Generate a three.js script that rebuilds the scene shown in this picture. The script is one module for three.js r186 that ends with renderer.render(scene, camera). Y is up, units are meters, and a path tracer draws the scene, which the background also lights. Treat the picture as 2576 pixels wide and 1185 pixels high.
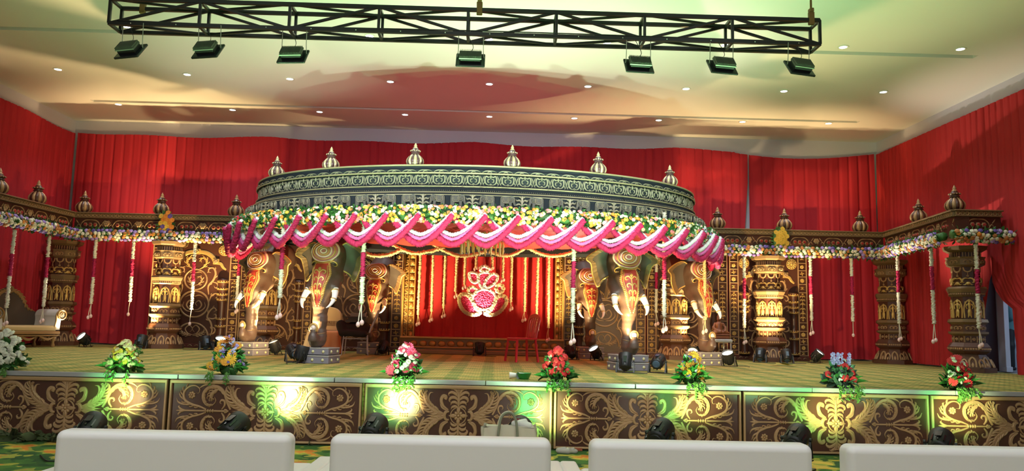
import * as THREE from 'three';
import { RoundedBoxGeometry } from 'three/addons/geometries/RoundedBoxGeometry.js';
import { MarchingCubes } from 'three/addons/objects/MarchingCubes.js';
import { mergeGeometries, mergeVertices } from 'three/addons/utils/BufferGeometryUtils.js';
import { RectAreaLightUniformsLib } from 'three/addons/lights/RectAreaLightUniformsLib.js';
RectAreaLightUniformsLib.init();

// ---------- camera, renderer, exposure ----------
const scene = new THREE.Scene();
scene.background = new THREE.Color(0x000000);
const FOCAL = 1935, FW = 2576, FH = 1185, EYE = 1.5;
const camera = new THREE.PerspectiveCamera(2 * Math.atan(FH / 2 / FOCAL) * 180 / Math.PI, FW / FH, 0.1, 100);
camera.rotation.order = 'YXZ';
camera.position.set(0, EYE, 0);
camera.rotation.set(6.62 * Math.PI / 180, -1.1 * Math.PI / 180, 0.0225);
camera.updateMatrixWorld();
const renderer = new THREE.WebGLRenderer({ antialias: true });
renderer.toneMapping = THREE.LinearToneMapping;
renderer.toneMappingExposure = 1.35;
renderer.shadowMap.enabled = true;

// ---------- light levels (candela) ----------
const LV = {
  flood: 14, downlight: 7.5, hallPanel: 12,
  hallWarm: 16, hallGreen: 24, hallWash: 30,
  stagePar: 95
};

// room: x from LX to RX, stage top at SY, back wall at BZ
const LX = -10.75, RX = 9.75, SY = 0.8, SZ = -9.65, BZ = -19.3, CY = 6.4, HZ = 7;

// ---------- helpers ----------
let seed = 20240611;
const rnd = () => { seed |= 0; seed = seed + 0x6D2B79F5 | 0; let t = Math.imul(seed ^ seed >>> 15, 1 | seed); t = t + Math.imul(t ^ t >>> 7, 61 | t) ^ t; return ((t ^ t >>> 14) >>> 0) / 4294967296; };
const rr = (a, b) => a + (b - a) * rnd();
const pick = a => a[Math.floor(rnd() * a.length)];
const PI = Math.PI, V = (x, y, z) => new THREE.Vector3(x, y, z), lerp = (a, b, t) => a + (b - a) * t;
const clamp = (x, a = 0, b = 1) => Math.max(a, Math.min(b, x));
function ray(px, py) { return V(px - FW / 2, -(py - FH / 2), -FOCAL).applyQuaternion(camera.quaternion); }
const onY = (px, py, y) => { const d = ray(px, py); return d.multiplyScalar((y - EYE) / d.y).add(camera.position); };
const onZ = (px, py, z) => { const d = ray(px, py); return d.multiplyScalar(z / d.z).add(camera.position); };
const used = {};
function numbered(n) { used[n] = (used[n] ?? -1) + 1; return used[n] ? n + '_' + String(used[n]).padStart(3, '0') : n; }
function tag(o, label, category, group) { o.userData.label = label; o.userData.category = category; if (group) o.userData.group = group; return o; }
function thing(name, label, category, pos = [0, 0, 0], turn = 0, group) {
  const o = new THREE.Group(); o.name = numbered(name); o.position.set(...pos); o.rotation.y = turn; scene.add(o);
  return tag(o, label, category, group);
}
function part(name, geo, mat, parent, pos) {
  const m = new THREE.Mesh(geo, mat); m.name = name; m.castShadow = m.receiveShadow = true;
  if (pos) m.position.set(...pos);
  parent.add(m); return m;
}
function struct(name, geo, mat, pos) { const m = part(name, geo, mat, scene, pos); m.name = numbered(name); m.userData.kind = 'structure'; return m; }
function solo(name, geo, mat, label, category, pos, group) { const m = part(name, geo, mat, scene, pos); m.name = numbered(name); return tag(m, label, category, group); }
function copy(o, label, pos, turn) {
  const c = o.clone(); c.name = numbered(o.name.replace(/_\d{3}$/, '')); c.userData = { ...o.userData, label }; scene.add(c);
  if (pos) c.position.set(...pos); if (turn !== undefined) c.rotation.y = turn; return c;
}
// geometry helpers
function fin(g) {
  const n = g.attributes.position.count;
  if (!g.attributes.normal) g.computeVertexNormals();
  if (!g.attributes.uv) g.setAttribute('uv', new THREE.BufferAttribute(new Float32Array(n * 2), 2));
  if (!g.index) g.setIndex([...Array(n).keys()]);
  for (const k of Object.keys(g.attributes)) if (!['position', 'normal', 'uv', 'color'].includes(k)) g.deleteAttribute(k);
  g.groups = []; g.clearGroups?.();
  return g;
}
const mg = (...l) => { l = l.flat(9).filter(Boolean).map(fin); return l.length > 1 ? mergeGeometries(l, false) : l[0]; };
const mv = (g, x = 0, y = 0, z = 0) => g.translate(x, y, z);
const tr = (g, { p = [0, 0, 0], r = [0, 0, 0], s = 1 } = {}) => {
  const S = Array.isArray(s) ? V(...s) : V(s, s, s);
  const m = new THREE.Matrix4().compose(V(...p), new THREE.Quaternion().setFromEuler(new THREE.Euler(...r)), S);
  g.applyMatrix4(m); if (S.x * S.y * S.z < 0) flip(g); return g;
};
function flip(g) { if (!g.index) fin(g); const a = g.index.array; for (let i = 0; i < a.length; i += 3) { const t = a[i]; a[i] = a[i + 1]; a[i + 1] = t; } return g; }
const bx = (w, h, d, x = 0, y = 0, z = 0) => new THREE.BoxGeometry(w, h, d).translate(x, y, z);
const rb = (w, h, d, x = 0, y = 0, z = 0, r = .01, s = 1) => new RoundedBoxGeometry(w, h, d, s, Math.min(r, w / 2.01, h / 2.01, d / 2.01)).translate(x, y, z);
const cyl = (r0, r1, h, x = 0, y = 0, z = 0, n = 16) => new THREE.CylinderGeometry(r1, r0, h, n).translate(x, y, z);
const sph = (r, x = 0, y = 0, z = 0, n = 10, m = 7) => new THREE.SphereGeometry(r, n, m).translate(x, y, z);
const lathe = (pts, n = 20) => new THREE.LatheGeometry(pts.map(p => new THREE.Vector2(p[0], p[1])), n);
const val = (f, t) => typeof f === 'function' ? f(t) : f;
function grid(nu, nv, f, wrap = false) {                     // f(u, v) -> [x, y, z]
  const p = [], uv = [], ix = [];
  for (let j = 0; j <= nv; j++) for (let i = 0; i <= nu; i++) { p.push(...f(i / nu, j / nv)); uv.push(i / nu, j / nv); }
  for (let j = 0; j < nv; j++) for (let i = 0; i < nu; i++) { const a = j * (nu + 1) + i, b = a + 1, c = a + nu + 1, d = c + 1; ix.push(a, b, d, a, d, c); }
  const g = new THREE.BufferGeometry(); g.setAttribute('position', new THREE.Float32BufferAttribute(p, 3)); g.setAttribute('uv', new THREE.Float32BufferAttribute(uv, 2)); g.setIndex(ix); g.computeVertexNormals();
  return g;
}
// smooth path through 2-D or 3-D points
function path(pts, n, closed = false) {
  const c = new THREE.CatmullRomCurve3(pts.map(p => V(p[0], p[1], p[2] ?? 0)), closed, 'centripetal');
  return c.getPoints(n);
}
// raised half-round ribbon along a path in the xy plane, standing out to +z
function rel(pts, { w = .02, h = .014, n = 6, seg = 20, closed = false, t0 = .5, t1 = .15, z = 0 } = {}) {
  const P = path(pts, seg, closed), p = [], ix = [], m = n + 1;
  for (let i = 0; i <= seg; i++) {
    const a = P[Math.max(0, i - 1)], b = P[Math.min(seg, i + 1)], d = b.clone().sub(a); if (closed && (i === 0 || i === seg)) d.copy(P[1]).sub(P[seg - 1]); d.normalize();
    const nx = -d.y, ny = d.x, t = i / seg, k = closed ? 1 : Math.min(1, lerp(t0, 1, Math.min(1, t * 4)), lerp(t1, 1, Math.min(1, (1 - t) * 2.2)));
    const ww = val(w, t) * k, hh = val(h, t) * (.4 + .6 * k);
    for (let j = 0; j <= n; j++) { const f = PI * j / n; p.push(P[i].x + nx * ww * Math.cos(f), P[i].y + ny * ww * Math.cos(f), z + P[i].z + hh * Math.sin(f) * (n > 4 && j * 2 === n ? .55 : 1)); }
  }
  for (let i = 0; i < seg; i++) for (let j = 0; j < n; j++) { const a = i * m + j, b = a + 1, c = a + m, d = c + 1; ix.push(a, c, d, a, d, b); }
  const g = new THREE.BufferGeometry(); g.setAttribute('position', new THREE.Float32BufferAttribute(p, 3)); g.setIndex(ix); g.computeVertexNormals();
  return fin(g);
}
// leafy scroll: a rib with curling lobes on its sides
function acan(pts, { w = .03, h = .022, lobes = 6, len = .09, side = 0, seg = 22, a0 = .1, a1 = .9, ang = .75 } = {}) {
  const w0 = w; w = t => val(w0, t) * .82; lobes = Math.ceil(lobes * 1.5); const out = [rel(pts, { w, h, seg, n: 6 })], P = path(pts, 60);
  for (let k = 0; k < lobes; k++) for (const s of side ? [side] : [-1, 1]) {
    const t = lerp(a0, a1, (k + .5) / lobes), i = Math.min(58, Math.floor(t * 60)), q = P[i], d = P[i + 1].clone().sub(P[Math.max(0, i - 1)]).normalize();
    const th = Math.atan2(d.y, d.x) + s * ang, L = len * (.55 + .6 * Math.sin(PI * Math.min(1, t + .15))), bend = s * .75;
    const pt = (r, a) => [Math.cos(a) * r, Math.sin(a) * r];
    const q1 = pt(L * .5, th), q2 = pt(L * .45, th - bend * .55), q3 = pt(L * .28, th - bend * 2);
    const A = [q.x, q.y], B = [A[0] + q1[0], A[1] + q1[1]], C = [B[0] + q2[0], B[1] + q2[1]], D = [C[0] + q3[0], C[1] + q3[1]];
    out.push(rel([A, B, C, D], { w: L * .15, h: h * .9, seg: 7, n: 3, t0: .5, t1: .35 }));
  }
  return mg(out);
}
const spiral = (cx, cy, r0, r1, a0, a1, n = 12) => [...Array(n + 1).keys()].map(i => { const t = i / n, r = lerp(r0, r1, t), a = lerp(a0, a1, t); return [cx + r * Math.cos(a), cy + r * Math.sin(a)]; });
// flat flower in relief, facing +z
function rosette(R, n = 8, h = .02, core = .32) {
  const l = [];
  for (let i = 0; i < n; i++) l.push(tr(new THREE.SphereGeometry(1, 6, 4), { s: [R * .42, R * PI / n * .82, h], p: [Math.cos(i * 2 * PI / n) * R * .58, Math.sin(i * 2 * PI / n) * R * .58, h * .2], r: [0, 0, i * 2 * PI / n] }));
  l.push(tr(new THREE.SphereGeometry(1, 8, 5), { s: [R * core, R * core, h * 1.7] }));
  return mg(l);
}
// round tube along 3-D points; rad(t, angle) may vary
function tube(pts, rad, { seg = 24, n = 8, closed = false, up } = {}) {
  const c = pts instanceof THREE.Curve ? pts : new THREE.CatmullRomCurve3(pts.map(p => p.isVector3 ? p : V(...p)), closed, 'centripetal');
  const P = c.getSpacedPoints(seg), F = c.computeFrenetFrames(seg, closed), p = [], uv = [], ix = [], m = n + 1;
  for (let i = 0; i <= seg; i++) for (let j = 0; j <= n; j++) {
    const a = j / n * 2 * PI, r = val(rad, i / seg) , q = typeof rad === 'function' && rad.length > 1 ? rad(i / seg, j % n) : r;
    const N = F.normals[i], B = F.binormals[i];
    p.push(P[i].x + q * (Math.cos(a) * N.x + Math.sin(a) * B.x), P[i].y + q * (Math.cos(a) * N.y + Math.sin(a) * B.y), P[i].z + q * (Math.cos(a) * N.z + Math.sin(a) * B.z)); uv.push(i / seg, j / n);
  }
  for (let i = 0; i < seg; i++) for (let j = 0; j < n; j++) { const a = i * m + j, b = a + 1, c2 = a + m, d = c2 + 1; ix.push(a, c2, d, a, d, b); }
  if (!closed) for (const e of [0, seg]) { const k = p.length / 3; p.push(P[e].x, P[e].y, P[e].z); uv.push(0, 0); for (let j = 0; j < n; j++) e ? ix.push(k, e * m + j + 1, e * m + j) : ix.push(k, j, j + 1); }
  const g = new THREE.BufferGeometry(); g.setAttribute('position', new THREE.Float32BufferAttribute(p, 3)); g.setAttribute('uv', new THREE.Float32BufferAttribute(uv, 2)); g.setIndex(ix); flip(g); g.computeVertexNormals();
  return g;
}
function bar(a, b, w, h = w) {                                // straight square bar
  const A = V(...a), B = V(...b), L = A.distanceTo(B), g = new THREE.BoxGeometry(w, h, L);
  const m = new THREE.Matrix4().lookAt(A, B, Math.abs(B.clone().sub(A).normalize().y) > .95 ? V(0, 0, 1) : V(0, 1, 0)); m.setPosition(A.add(B).multiplyScalar(.5));
  return g.applyMatrix4(m);
}
const ext = (pts, d, bev = .006, hole) => {
  const s = pts instanceof THREE.Shape ? pts : new THREE.Shape(pts.map(p => new THREE.Vector2(p[0], p[1])));
  return new THREE.ExtrudeGeometry(s, { depth: d, bevelEnabled: bev > 0, bevelSize: bev, bevelThickness: bev, bevelSegments: 1, curveSegments: 8 });
};
// box-projected uv in metres
function uvm(g, k = 1) {
  fin(g); const P = g.attributes.position, N = g.attributes.normal, U = g.attributes.uv;
  for (let i = 0; i < P.count; i++) { const ax = Math.abs(N.getX(i)), ay = Math.abs(N.getY(i)), az = Math.abs(N.getZ(i)); ay >= ax && ay >= az ? U.setXY(i, P.getX(i) * k, P.getZ(i) * k) : ax > az ? U.setXY(i, P.getZ(i) * k, P.getY(i) * k) : U.setXY(i, P.getX(i) * k, P.getY(i) * k); }
  return g;
}
function noiseTex(size, octaves, lo, hi, sd = 1, stretch = [1, 1]) {
  const keep = seed; seed = sd * 7919; const d = new Float32Array(size * size);
  for (let o = 0, f = octaves[0], amp = 1; f <= octaves[1]; o++, f *= 2, amp *= .6) {
    const fx = Math.max(1, Math.round(f * stretch[0])), fy = Math.max(1, Math.round(f * stretch[1])), L = new Float32Array(fx * fy).map(() => rnd());
    for (let y = 0; y < size; y++) for (let x = 0; x < size; x++) {
      const u = x / size * fx, v = y / size * fy, i = Math.floor(u), j = Math.floor(v), a = u - i, b = v - j, sa = a * a * (3 - 2 * a), sb = b * b * (3 - 2 * b), g = (p, q) => L[(q % fy) * fx + p % fx];
      d[y * size + x] += amp * lerp(lerp(g(i, j), g(i + 1, j), sa), lerp(g(i, j + 1), g(i + 1, j + 1), sa), sb);
    }
  }
  let mn = 1e9, mx = -1e9; for (const q of d) { mn = Math.min(mn, q); mx = Math.max(mx, q); }
  const px = new Uint8Array(size * size * 4); for (let i = 0; i < d.length; i++) { const q = lerp(lo, hi, (d[i] - mn) / (mx - mn)) * 255; px.set([q, q, q, 255], i * 4); }
  seed = keep; const t = new THREE.DataTexture(px, size, size); t.wrapS = t.wrapT = THREE.RepeatWrapping; t.magFilter = THREE.LinearFilter; t.needsUpdate = true; return t;
}
function colorTex(w, h, fn, sd = 5) {                          // fn(u, v, x, y) -> [r, g, b] 0..255 sRGB
  const keep = seed; seed = sd * 104729; const px = new Uint8Array(w * h * 4);
  for (let y = 0; y < h; y++) for (let x = 0; x < w; x++) { const c = fn(x / w, y / h, x, y); px.set([clamp(c[0], 0, 255), clamp(c[1], 0, 255), clamp(c[2], 0, 255), 255], (y * w + x) * 4); }
  seed = keep; const t = new THREE.DataTexture(px, w, h); t.colorSpace = THREE.SRGBColorSpace; t.wrapS = t.wrapT = THREE.RepeatWrapping; t.magFilter = THREE.LinearFilter; t.needsUpdate = true; return t;
}
// ---------- materials ----------
const std = (c, rough = .6, metal = 0, o = {}) => new THREE.MeshStandardMaterial({ color: new THREE.Color().setRGB(...c), roughness: rough, metalness: metal, side: THREE.DoubleSide, ...o });
const fineBump = noiseTex(256, [16, 128], 0, 1, 3);
const M = {
  plaster: std([.78, .77, .74], .85), wallCoolCast: std([.60, .61, .72], .8), groove: std([.42, .4, .42], .8),  // wall white carries the lavender cast of cool light in its colour
  gold: std([.56, .37, .12], .4, .45), goldBright: std([.66, .45, .15], .35, .5), tan: std([.38, .235, .115], .45, .2),
  brown: std([.062, .021, .012], .38, 0), brownMid: std([.10, .042, .024], .42), maroon: std([.085, .022, .016], .36),
  slate: new THREE.MeshPhysicalMaterial({ color: new THREE.Color().setRGB(.018, .024, .03), roughness: .75, specularIntensity: .25, side: THREE.DoubleSide }), paleGold: std([.30, .27, .155], .42, .3), antique: std([.20, .13, .065], .45, .25),
  red: std([.42, .0105, .025], .85), redBright: std([.43, .013, .018], .8), 
  white: std([.80, .79, .74], .6), sofa: std([.74, .725, .70], .42), ivory: std([.80, .78, .70], .3),
  black: std([.012, .013, .014], .45), blackGloss: std([.01, .012, .014], .22), trussBlack: std([.012, .014, .012], .4, .3),
  chrome: std([.62, .62, .64], .25, .6), steel: std([.5, .51, .53], .35, .35), wire: std([.35, .38, .3], .4, .6),
  skin: std([.085, .054, .04], .45), skinEar: std([.07, .058, .05], .42), tusk: std([.82, .82, .80], .25), eye: std([.02, .012, .01], .15),
  clothRed: std([.42, .03, .025], .7), clothOrange: std([.62, .12, .02], .75),
  stone: std([.17, .16, .19], .55), stoneDot: std([.5, .47, .25], .5),
  petalWhite: std([.66, .65, .52], .75), petalBlue: std([.5, .55, .62], .75), petalCream: std([.66, .56, .31], .75), petalYellow: std([.64, .42, .05], .75), petalOrange: std([.6, .22, .025], .75), petalRust: std([.45, .18, .05], .7),
  petalPink: std([.74, .20, .24], .7), petalLilac: std([.32, .22, .58], .7), petalPurple: std([.12, .07, .32], .7), petalRed: std([.55, .012, .025], .6), petalRose: std([.60, .03, .11], .65),
  magenta: std([.36, .005, .065], .8), fuchsia: std([.52, .1, .3], .8), pinkWhite: std([.66, .68, .68], .8),
  leaf: std([.035, .13, .025], .55), leafDark: std([.015, .055, .02], .5), leafLight: std([.09, .22, .04], .55), bud: std([.78, .58, .55], .6),
  debris: std([.07, .09, .035], .8), redPlastic: std([.55, .02, .035], .3), cream: std([.60, .50, .30], .8), peach: std([.60, .30, .14], .8), woodRed: std([.20, .062, .025], .35), bag: std([.62, .57, .43], .85), strap: std([.22, .23, .15], .8), green: std([.03, .30, .06], .35), greenDark: std([.02, .12, .03], .5)
};
for (const k of ['brown', 'brownMid', 'maroon']) { M[k].bumpMap = fineBump; M[k].bumpScale = .0006; }
// ---------- carpets ----------
const wn = noiseTex(128, [8, 64], 0, 1, 11).image.data, wob = (u, v) => wn[((Math.floor(v * 128) & 127) * 128 + (Math.floor(u * 128) & 127)) * 4] / 255 - .5;
const stageCarpetTex = colorTex(1024, 1024, (u, v) => {
  const n = wob(u, v) * 30, g = wob(u * 3, v * 3 + .3) * 26, p = (u * 4 + wob(u * .5, v) * .16) % 1, pv = (v * 3 + wob(v, u * .7 + .4) * .5 + Math.sin(u * 12.566) * .1 + 1) % 1, row = Math.floor(v * 32), q = (u * 24 + (row % 2) * .5 + wob(v * 2, u) * .3) % 1, e = (v * 32) % 1, line = q < .2 || e < .22;
  const green = (p > .6 ? .55 : 0) + (pv > .62 ? .5 : 0) + wob(u * 2, v * 1.5 + .6) * .5, k = clamp(green);
  const A = line ? [140, 124, 58] : [176, 156, 84], B = line ? [84, 102, 42] : [108, 124, 56];
  return [0, 1, 2].map(i => lerp(A[i], B[i], k) + n * .6 + g * (i < 2 ? .6 : .3));
}, 3);
stageCarpetTex.repeat.set(1 / 1.84, 1 / 1.84);
const hallN1 = noiseTex(256, [6, 24], 0, 1, 21).image.data, hallN2 = noiseTex(256, [8, 64], 0, 1, 22).image.data;
const hallCarpetTex = colorTex(512, 512, (u, v) => {
  const s = (a, k) => a[((Math.floor(v * 256 * k) & 255) * 256 + (Math.floor(u * 256 * k) & 255)) * 4] / 255, a = s(hallN1, 1), b = s(hallN2, 1), c = s(hallN2, 2) * 30 - 15;
  if (a > .62) return b > .55 ? [205 + c, 120 + c, 40] : [200 + c, 168 + c, 70];
  if (a > .5) return [150 + c, 150 + c, 58];
  return b > .5 ? [62 + c, 104 + c, 36] : [36 + c, 76 + c, 30];
}, 4);
hallCarpetTex.repeat.set(1 / 1.6, 1 / 1.6);
const pile = noiseTex(256, [32, 128], 0, 1, 8);
M.stageCarpet = std([1, 1, 1], .95, 0, { map: stageCarpetTex, bumpMap: pile, bumpScale: .002 });
M.hallCarpet = std([1, 1, 1], .95, 0, { map: hallCarpetTex, bumpMap: pile, bumpScale: .002 });

// ---------- room ----------
struct('floor', uvm(bx(RX - LX + .6, .2, HZ - SZ + .4, (LX + RX) / 2, -.1, (HZ + SZ) / 2)), M.hallCarpet);
const stageFloor = struct('floor_stage', uvm(bx(RX - LX + .5, SY, SZ - BZ + .3, (LX + RX) / 2, SY / 2, (SZ + BZ - .3) / 2)), M.stageCarpet);
{ // ceiling slabs around two long recessed slots
  const slots = [[-13.08, -12.92], [-17.5, -17.34]], x0 = LX - .25, x1 = RX + .25, sx0 = -9.4, sx1 = 8.4, l = []; let z = HZ + .2;
  const slab = (xa, xb, za, zb, y0 = CY, y1 = CY + .2) => l.push(bx(xb - xa, y1 - y0, za - zb, (xa + xb) / 2, (y0 + y1) / 2, (za + zb) / 2));
  for (const [zb, zf] of slots) { slab(x0, x1, z, zf); slab(x0, sx0, zf, zb); slab(sx1, x1, zf, zb); z = zb; }
  slab(x0, x1, z, BZ - .25);
  struct('ceiling', mg(l), M.plaster);
  slots.forEach(([zb, zf], i) => struct('trim_' + (i + 1), bx(sx1 - sx0, .1, zf - zb + .002, (sx0 + sx1) / 2, CY + .13, (zf + zb) / 2), M.groove));
}
struct('wall_back', bx(RX - LX + .6, CY, .25, (LX + RX) / 2, CY / 2, BZ - .125), M.wallCoolCast);
struct('wall_left', bx(.25, CY, HZ - BZ + .4, LX - .125, CY / 2, (HZ + BZ) / 2), M.wallCoolCast);
struct('wall_front', bx(RX - LX + .6, CY, .25, (LX + RX) / 2, CY / 2, HZ + .125), M.wallCoolCast);
const onX = (px, py, x) => { const d = ray(px, py); return d.multiplyScalar(x / d.x).add(camera.position); };
const dz0 = onX(2476, 900, RX).z, dz1 = onX(2600, 900, RX).z;    // door opening in the right wall
{
  const X = RX + .125, seg = (za, zb, y0, y1) => bx(.25, y1 - y0, zb - za, X, (y0 + y1) / 2, (za + zb) / 2);
  struct('wall_right', mg(seg(BZ - .2, dz0, 0, CY), seg(dz1, HZ + .2, 0, CY), seg(dz0, dz1, 2.95, CY), seg(dz0, dz1, 0, SY)), M.wallCoolCast);
  const lx = RX + .27, a = onX(2478, 900, lx).z, b = onX(2503, 900, lx).z, c = onX(2506, 900, lx).z, d = onX(2529, 900, lx).z;
  struct('door_1', rb(.27, 2.14, .05, RX + .125, SY + 1.07, dz0 + .025), std([.035, .006, .008], .4));
  struct('trim_3', mg(rb(.1, 2.1, Math.abs(d - c), lx + .06, SY + 1.05, (c + d) / 2), rb(.13, .1, Math.abs(d - c) + .06, lx + .06, SY + .05, (c + d) / 2)), M.wallCoolCast);
  struct('floor_corridor', bx(3.4, .2, 5, RX + 1.9, SY - .1, -14.6), std([.3, .3, .33], .6));
  struct('wall_corridor', mg(bx(.2, 2.6, 5.2, RX + 3.5, SY + 1.3, -14.6), bx(3.4, 2.6, .2, RX + 1.9, SY + 1.3, -17.2), bx(3.4, 2.6, .2, RX + 1.9, SY + 1.3, -12), bx(3.6, .2, 5.4, RX + 1.9, SY + 2.7, -14.6)), std([.45, .52, .6], .8));
}
// ---------- curtains ----------
const weave = noiseTex(256, [16, 128], 0, 1, 31, [1, .25]);
for (const k of ['red', 'redBright']) { M[k].bumpMap = weave; M[k].bumpScale = .002; }
function curtainGeo(pos, s0, s1, top, bot, { amp = .045, pitch = .21, sd = 1, ny = 14 } = {}) {   // pos(s, out) -> [x, z]; s0, s1, top, bot may be functions
  const L = Math.abs(val(s1, .5) - val(s0, .5)), nx = Math.max(8, Math.round(L / .026)), keep = seed; seed = sd * 65537;
  const ph = [...Array(8)].map(() => rr(0, 6.28)); seed = keep;
  const g = grid(nx, ny, (u, v) => {
    const a = val(s0, v), b = val(s1, v), s = lerp(a, b, u), q = s + .05 * Math.sin(s * 1.3 + ph[0]) + .03 * Math.sin(s * 4.1 + ph[1] + v * 1.1), t = q / pitch, fr = t - Math.floor(t);
    const pleat = (fr < .12 ? 1 - fr / .12 : fr > .88 ? (fr - .88) / .12 : 0), wide = .5 + .5 * Math.sin(q * 2.7 + ph[2]) * Math.sin(q * .9 + ph[3]);
    const out = -amp * pleat * (.6 + .6 * wide) + amp * .8 * wide * v + .012 * Math.sin(q * 21 + ph[4] + v * 2) * (.3 + v) + .02 * v * Math.sin(q * 9 + ph[5]);
    const yt = val(top, s), yb = val(bot, s), p = pos(s, out); return [p[0], lerp(yt, yb, v), p[1]];
  });
  const U = g.attributes.uv, P = g.attributes.position; for (let i = 0; i < P.count; i++) U.setXY(i, (P.getX(i) + P.getZ(i)) * 1.0, P.getY(i));
  return g;
}
const drape = s => 6.07 - .05 * Math.abs(Math.sin(s * .62 + .4)) - .02 * Math.sin(s * 2.3);
const hem = s => SY + .03 + .015 * Math.sin(s * 3);
const bpos = (s, o) => [s, BZ + .16 + o], rpos = (s, o) => [RX - .12 - o, s], lpos = (s, o) => [LX + .12 + o, s];
const gapB = onZ(1884, 540, BZ + .2).x;
const topB = s => s > 6 ? 6.04 - .16 * Math.sin(Math.max(0, (s - 5.6) / 3.9) * PI) : drape(s);
solo('curtain', curtainGeo(bpos, LX + .15, v => gapB - .18 * clamp((v - .12) / .5), topB, hem, { sd: 1 }), M.red, 'long red pleated curtain covering the back wall behind the canopy', 'curtain');
solo('curtain', curtainGeo(bpos, v => gapB + .03, RX - .15, topB, hem, { sd: 2, pitch: .27 }), M.red, 'narrow red back wall curtain between the pale wall gap and the corner', 'curtain');
solo('curtain', curtainGeo(lpos, BZ + .2, -8.5, drape, hem, { sd: 3 }), M.red, 'shaded red pleated curtain along the side wall behind the settee', 'curtain');
{ // right wall: two curtains parted over the doorway
  const T = onX(2492, 682, RX - .12), yT = T.y, zT = T.z, X = RX - .12;
  const edge = (list) => y => { for (let i = 0; i < list.length - 1; i++) { const [ya, za] = list[i], [yb, zb] = list[i + 1]; if (y <= ya && y >= yb) return lerp(za, zb, (ya - y) / (ya - yb)); } return y > list[0][0] ? list[0][1] : list[list.length - 1][1]; };
  const ep = (px, py) => { const p = onX(px, py, X); return [p.y, p.z]; };
  const e1 = edge([[yT, zT], ep(2486, 760), ep(2476, 860), ep(2470, 938)]), e2 = edge([[yT, zT], ep(2503, 715), ep(2520, 750), ep(2532, 762), ep(2546, 768), ep(2552, 850), ep(2560, 930)]);
  const yv = v => lerp(6.03, SY + .03, v);
  solo('curtain', curtainGeo(rpos, BZ + .2, v => e1(yv(v)), s => 6.03, s => SY + .03, { sd: 4, ny: 30, pitch: .2 }), M.redBright, 'brightly lit red curtain on the side wall, next to the doorway pillar', 'curtain');
  solo('curtain', curtainGeo(rpos, v => e2(yv(v)), -8.5, s => 6.03, s => SY - .02, { sd: 5, ny: 30, pitch: .2 }), M.redBright, 'red side curtain pulled back from the doorway where a person stands', 'curtain');
}
// ---------- ceiling downlights: three rows in view ----------
const dlRing = lathe([[.064, 0], [.092, 0], [.098, -.006], [.092, -.012], [.068, -.012], [.064, 0]], 20), dlLens = mv(new THREE.CylinderGeometry(.066, .066, .004, 20), 0, -.004, 0);
M.dlGlow = std([.9, .9, .85], .5, 0, { emissive: new THREE.Color(.97, .98, 1), emissiveIntensity: 14 });
function spot(pos, target, color, cd, angle, pen, size = 1) {
  const s = new THREE.SpotLight(new THREE.Color().setRGB(...color), cd, 0, angle, pen, 2); s.position.set(...pos); s.target.position.set(...target); s.castShadow = true; s.shadow.radius = size; scene.add(s); scene.add(s.target); return s;
}
{
  const rows = [['nearest the lighting truss', [[318, 66], [630, 78], [930, 90], [1230, 98], [1527, 106], [1824, 113], [2121, 118], [2416, 123]]], ['in the middle row of the ceiling', [[146, 174], [471, 187], [729, 198], [982, 205], [1231, 211], [1479, 217], [1726, 223], [1972, 229], [2222, 231]]], ['in the row beside the back wall', [[298, 262], [585, 276], [804, 281], [1019, 288], [1231, 293], [1445, 297], [1657, 302], [1868, 306], [2084, 310]]]];
  rows.forEach(([where, list], r) => list.forEach(([x, y]) => {
    const p = onY(x, y, CY), t = thing('ceiling_downlight', 'small round recessed downlight ' + where, 'downlight', [p.x, CY, p.z], 0, 'recessed ceiling downlights ' + where);
    part('trim_ring', dlRing, M.white, t); part('lens', dlLens, M.dlGlow, t);
    spot([p.x, CY - .03, p.z], [p.x, 0, p.z], [.93, .95, 1], LV.downlight, 1.0, .8, 2);
  }));
  // hall lighting behind and above the viewer
  const pg = rb(1.2, .03, 1.2, 0, -.012, 0, .008), gg = bx(1.1, .004, 1.1, 0, -.03, 0), glow = std([.9, .9, .9], .5, 0, { emissive: new THREE.Color(.95, .97, 1), emissiveIntensity: 3 });
  for (const x of [-4.5, -.5, 3.5]) for (const z of [-3.4, .6, 4.4]) {
    const t = thing('ceiling_panel_light', 'square hall ceiling light panel over the seating', 'light panel', [x, CY, z], 0, 'square light panels over the seating');
    part('frame', pg, M.white, t); part('diffuser', gg, glow, t);
    const a = new THREE.RectAreaLight(new THREE.Color(.95, .96, 1), LV.hallPanel, 1.1, 1.1); a.position.set(x, CY - .05, z); a.lookAt(x, 0, z); scene.add(a);
  }
  const c = new THREE.PointLight(new THREE.Color(.75, .88, 1), 3.2, 0, 2); c.position.set(RX + 2.2, SY + 2.3, -13.4); c.castShadow = true; c.shadow.radius = 6; scene.add(c);  // bluish daylight for the corridor, given by an added lamp
  const cl = thing('added_daylight_lamp', 'added round lamp standing in for daylight beyond the doorway', 'lamp', [RX + 2.2, SY + 2.6, -13.4]); part('shade', lathe([[0, -.06], [.1, -.05], [.14, 0]], 18), std([.8, .85, .9], .5, 0, { emissive: new THREE.Color(.75, .88, 1), emissiveIntensity: 2 }), cl);
}
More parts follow.
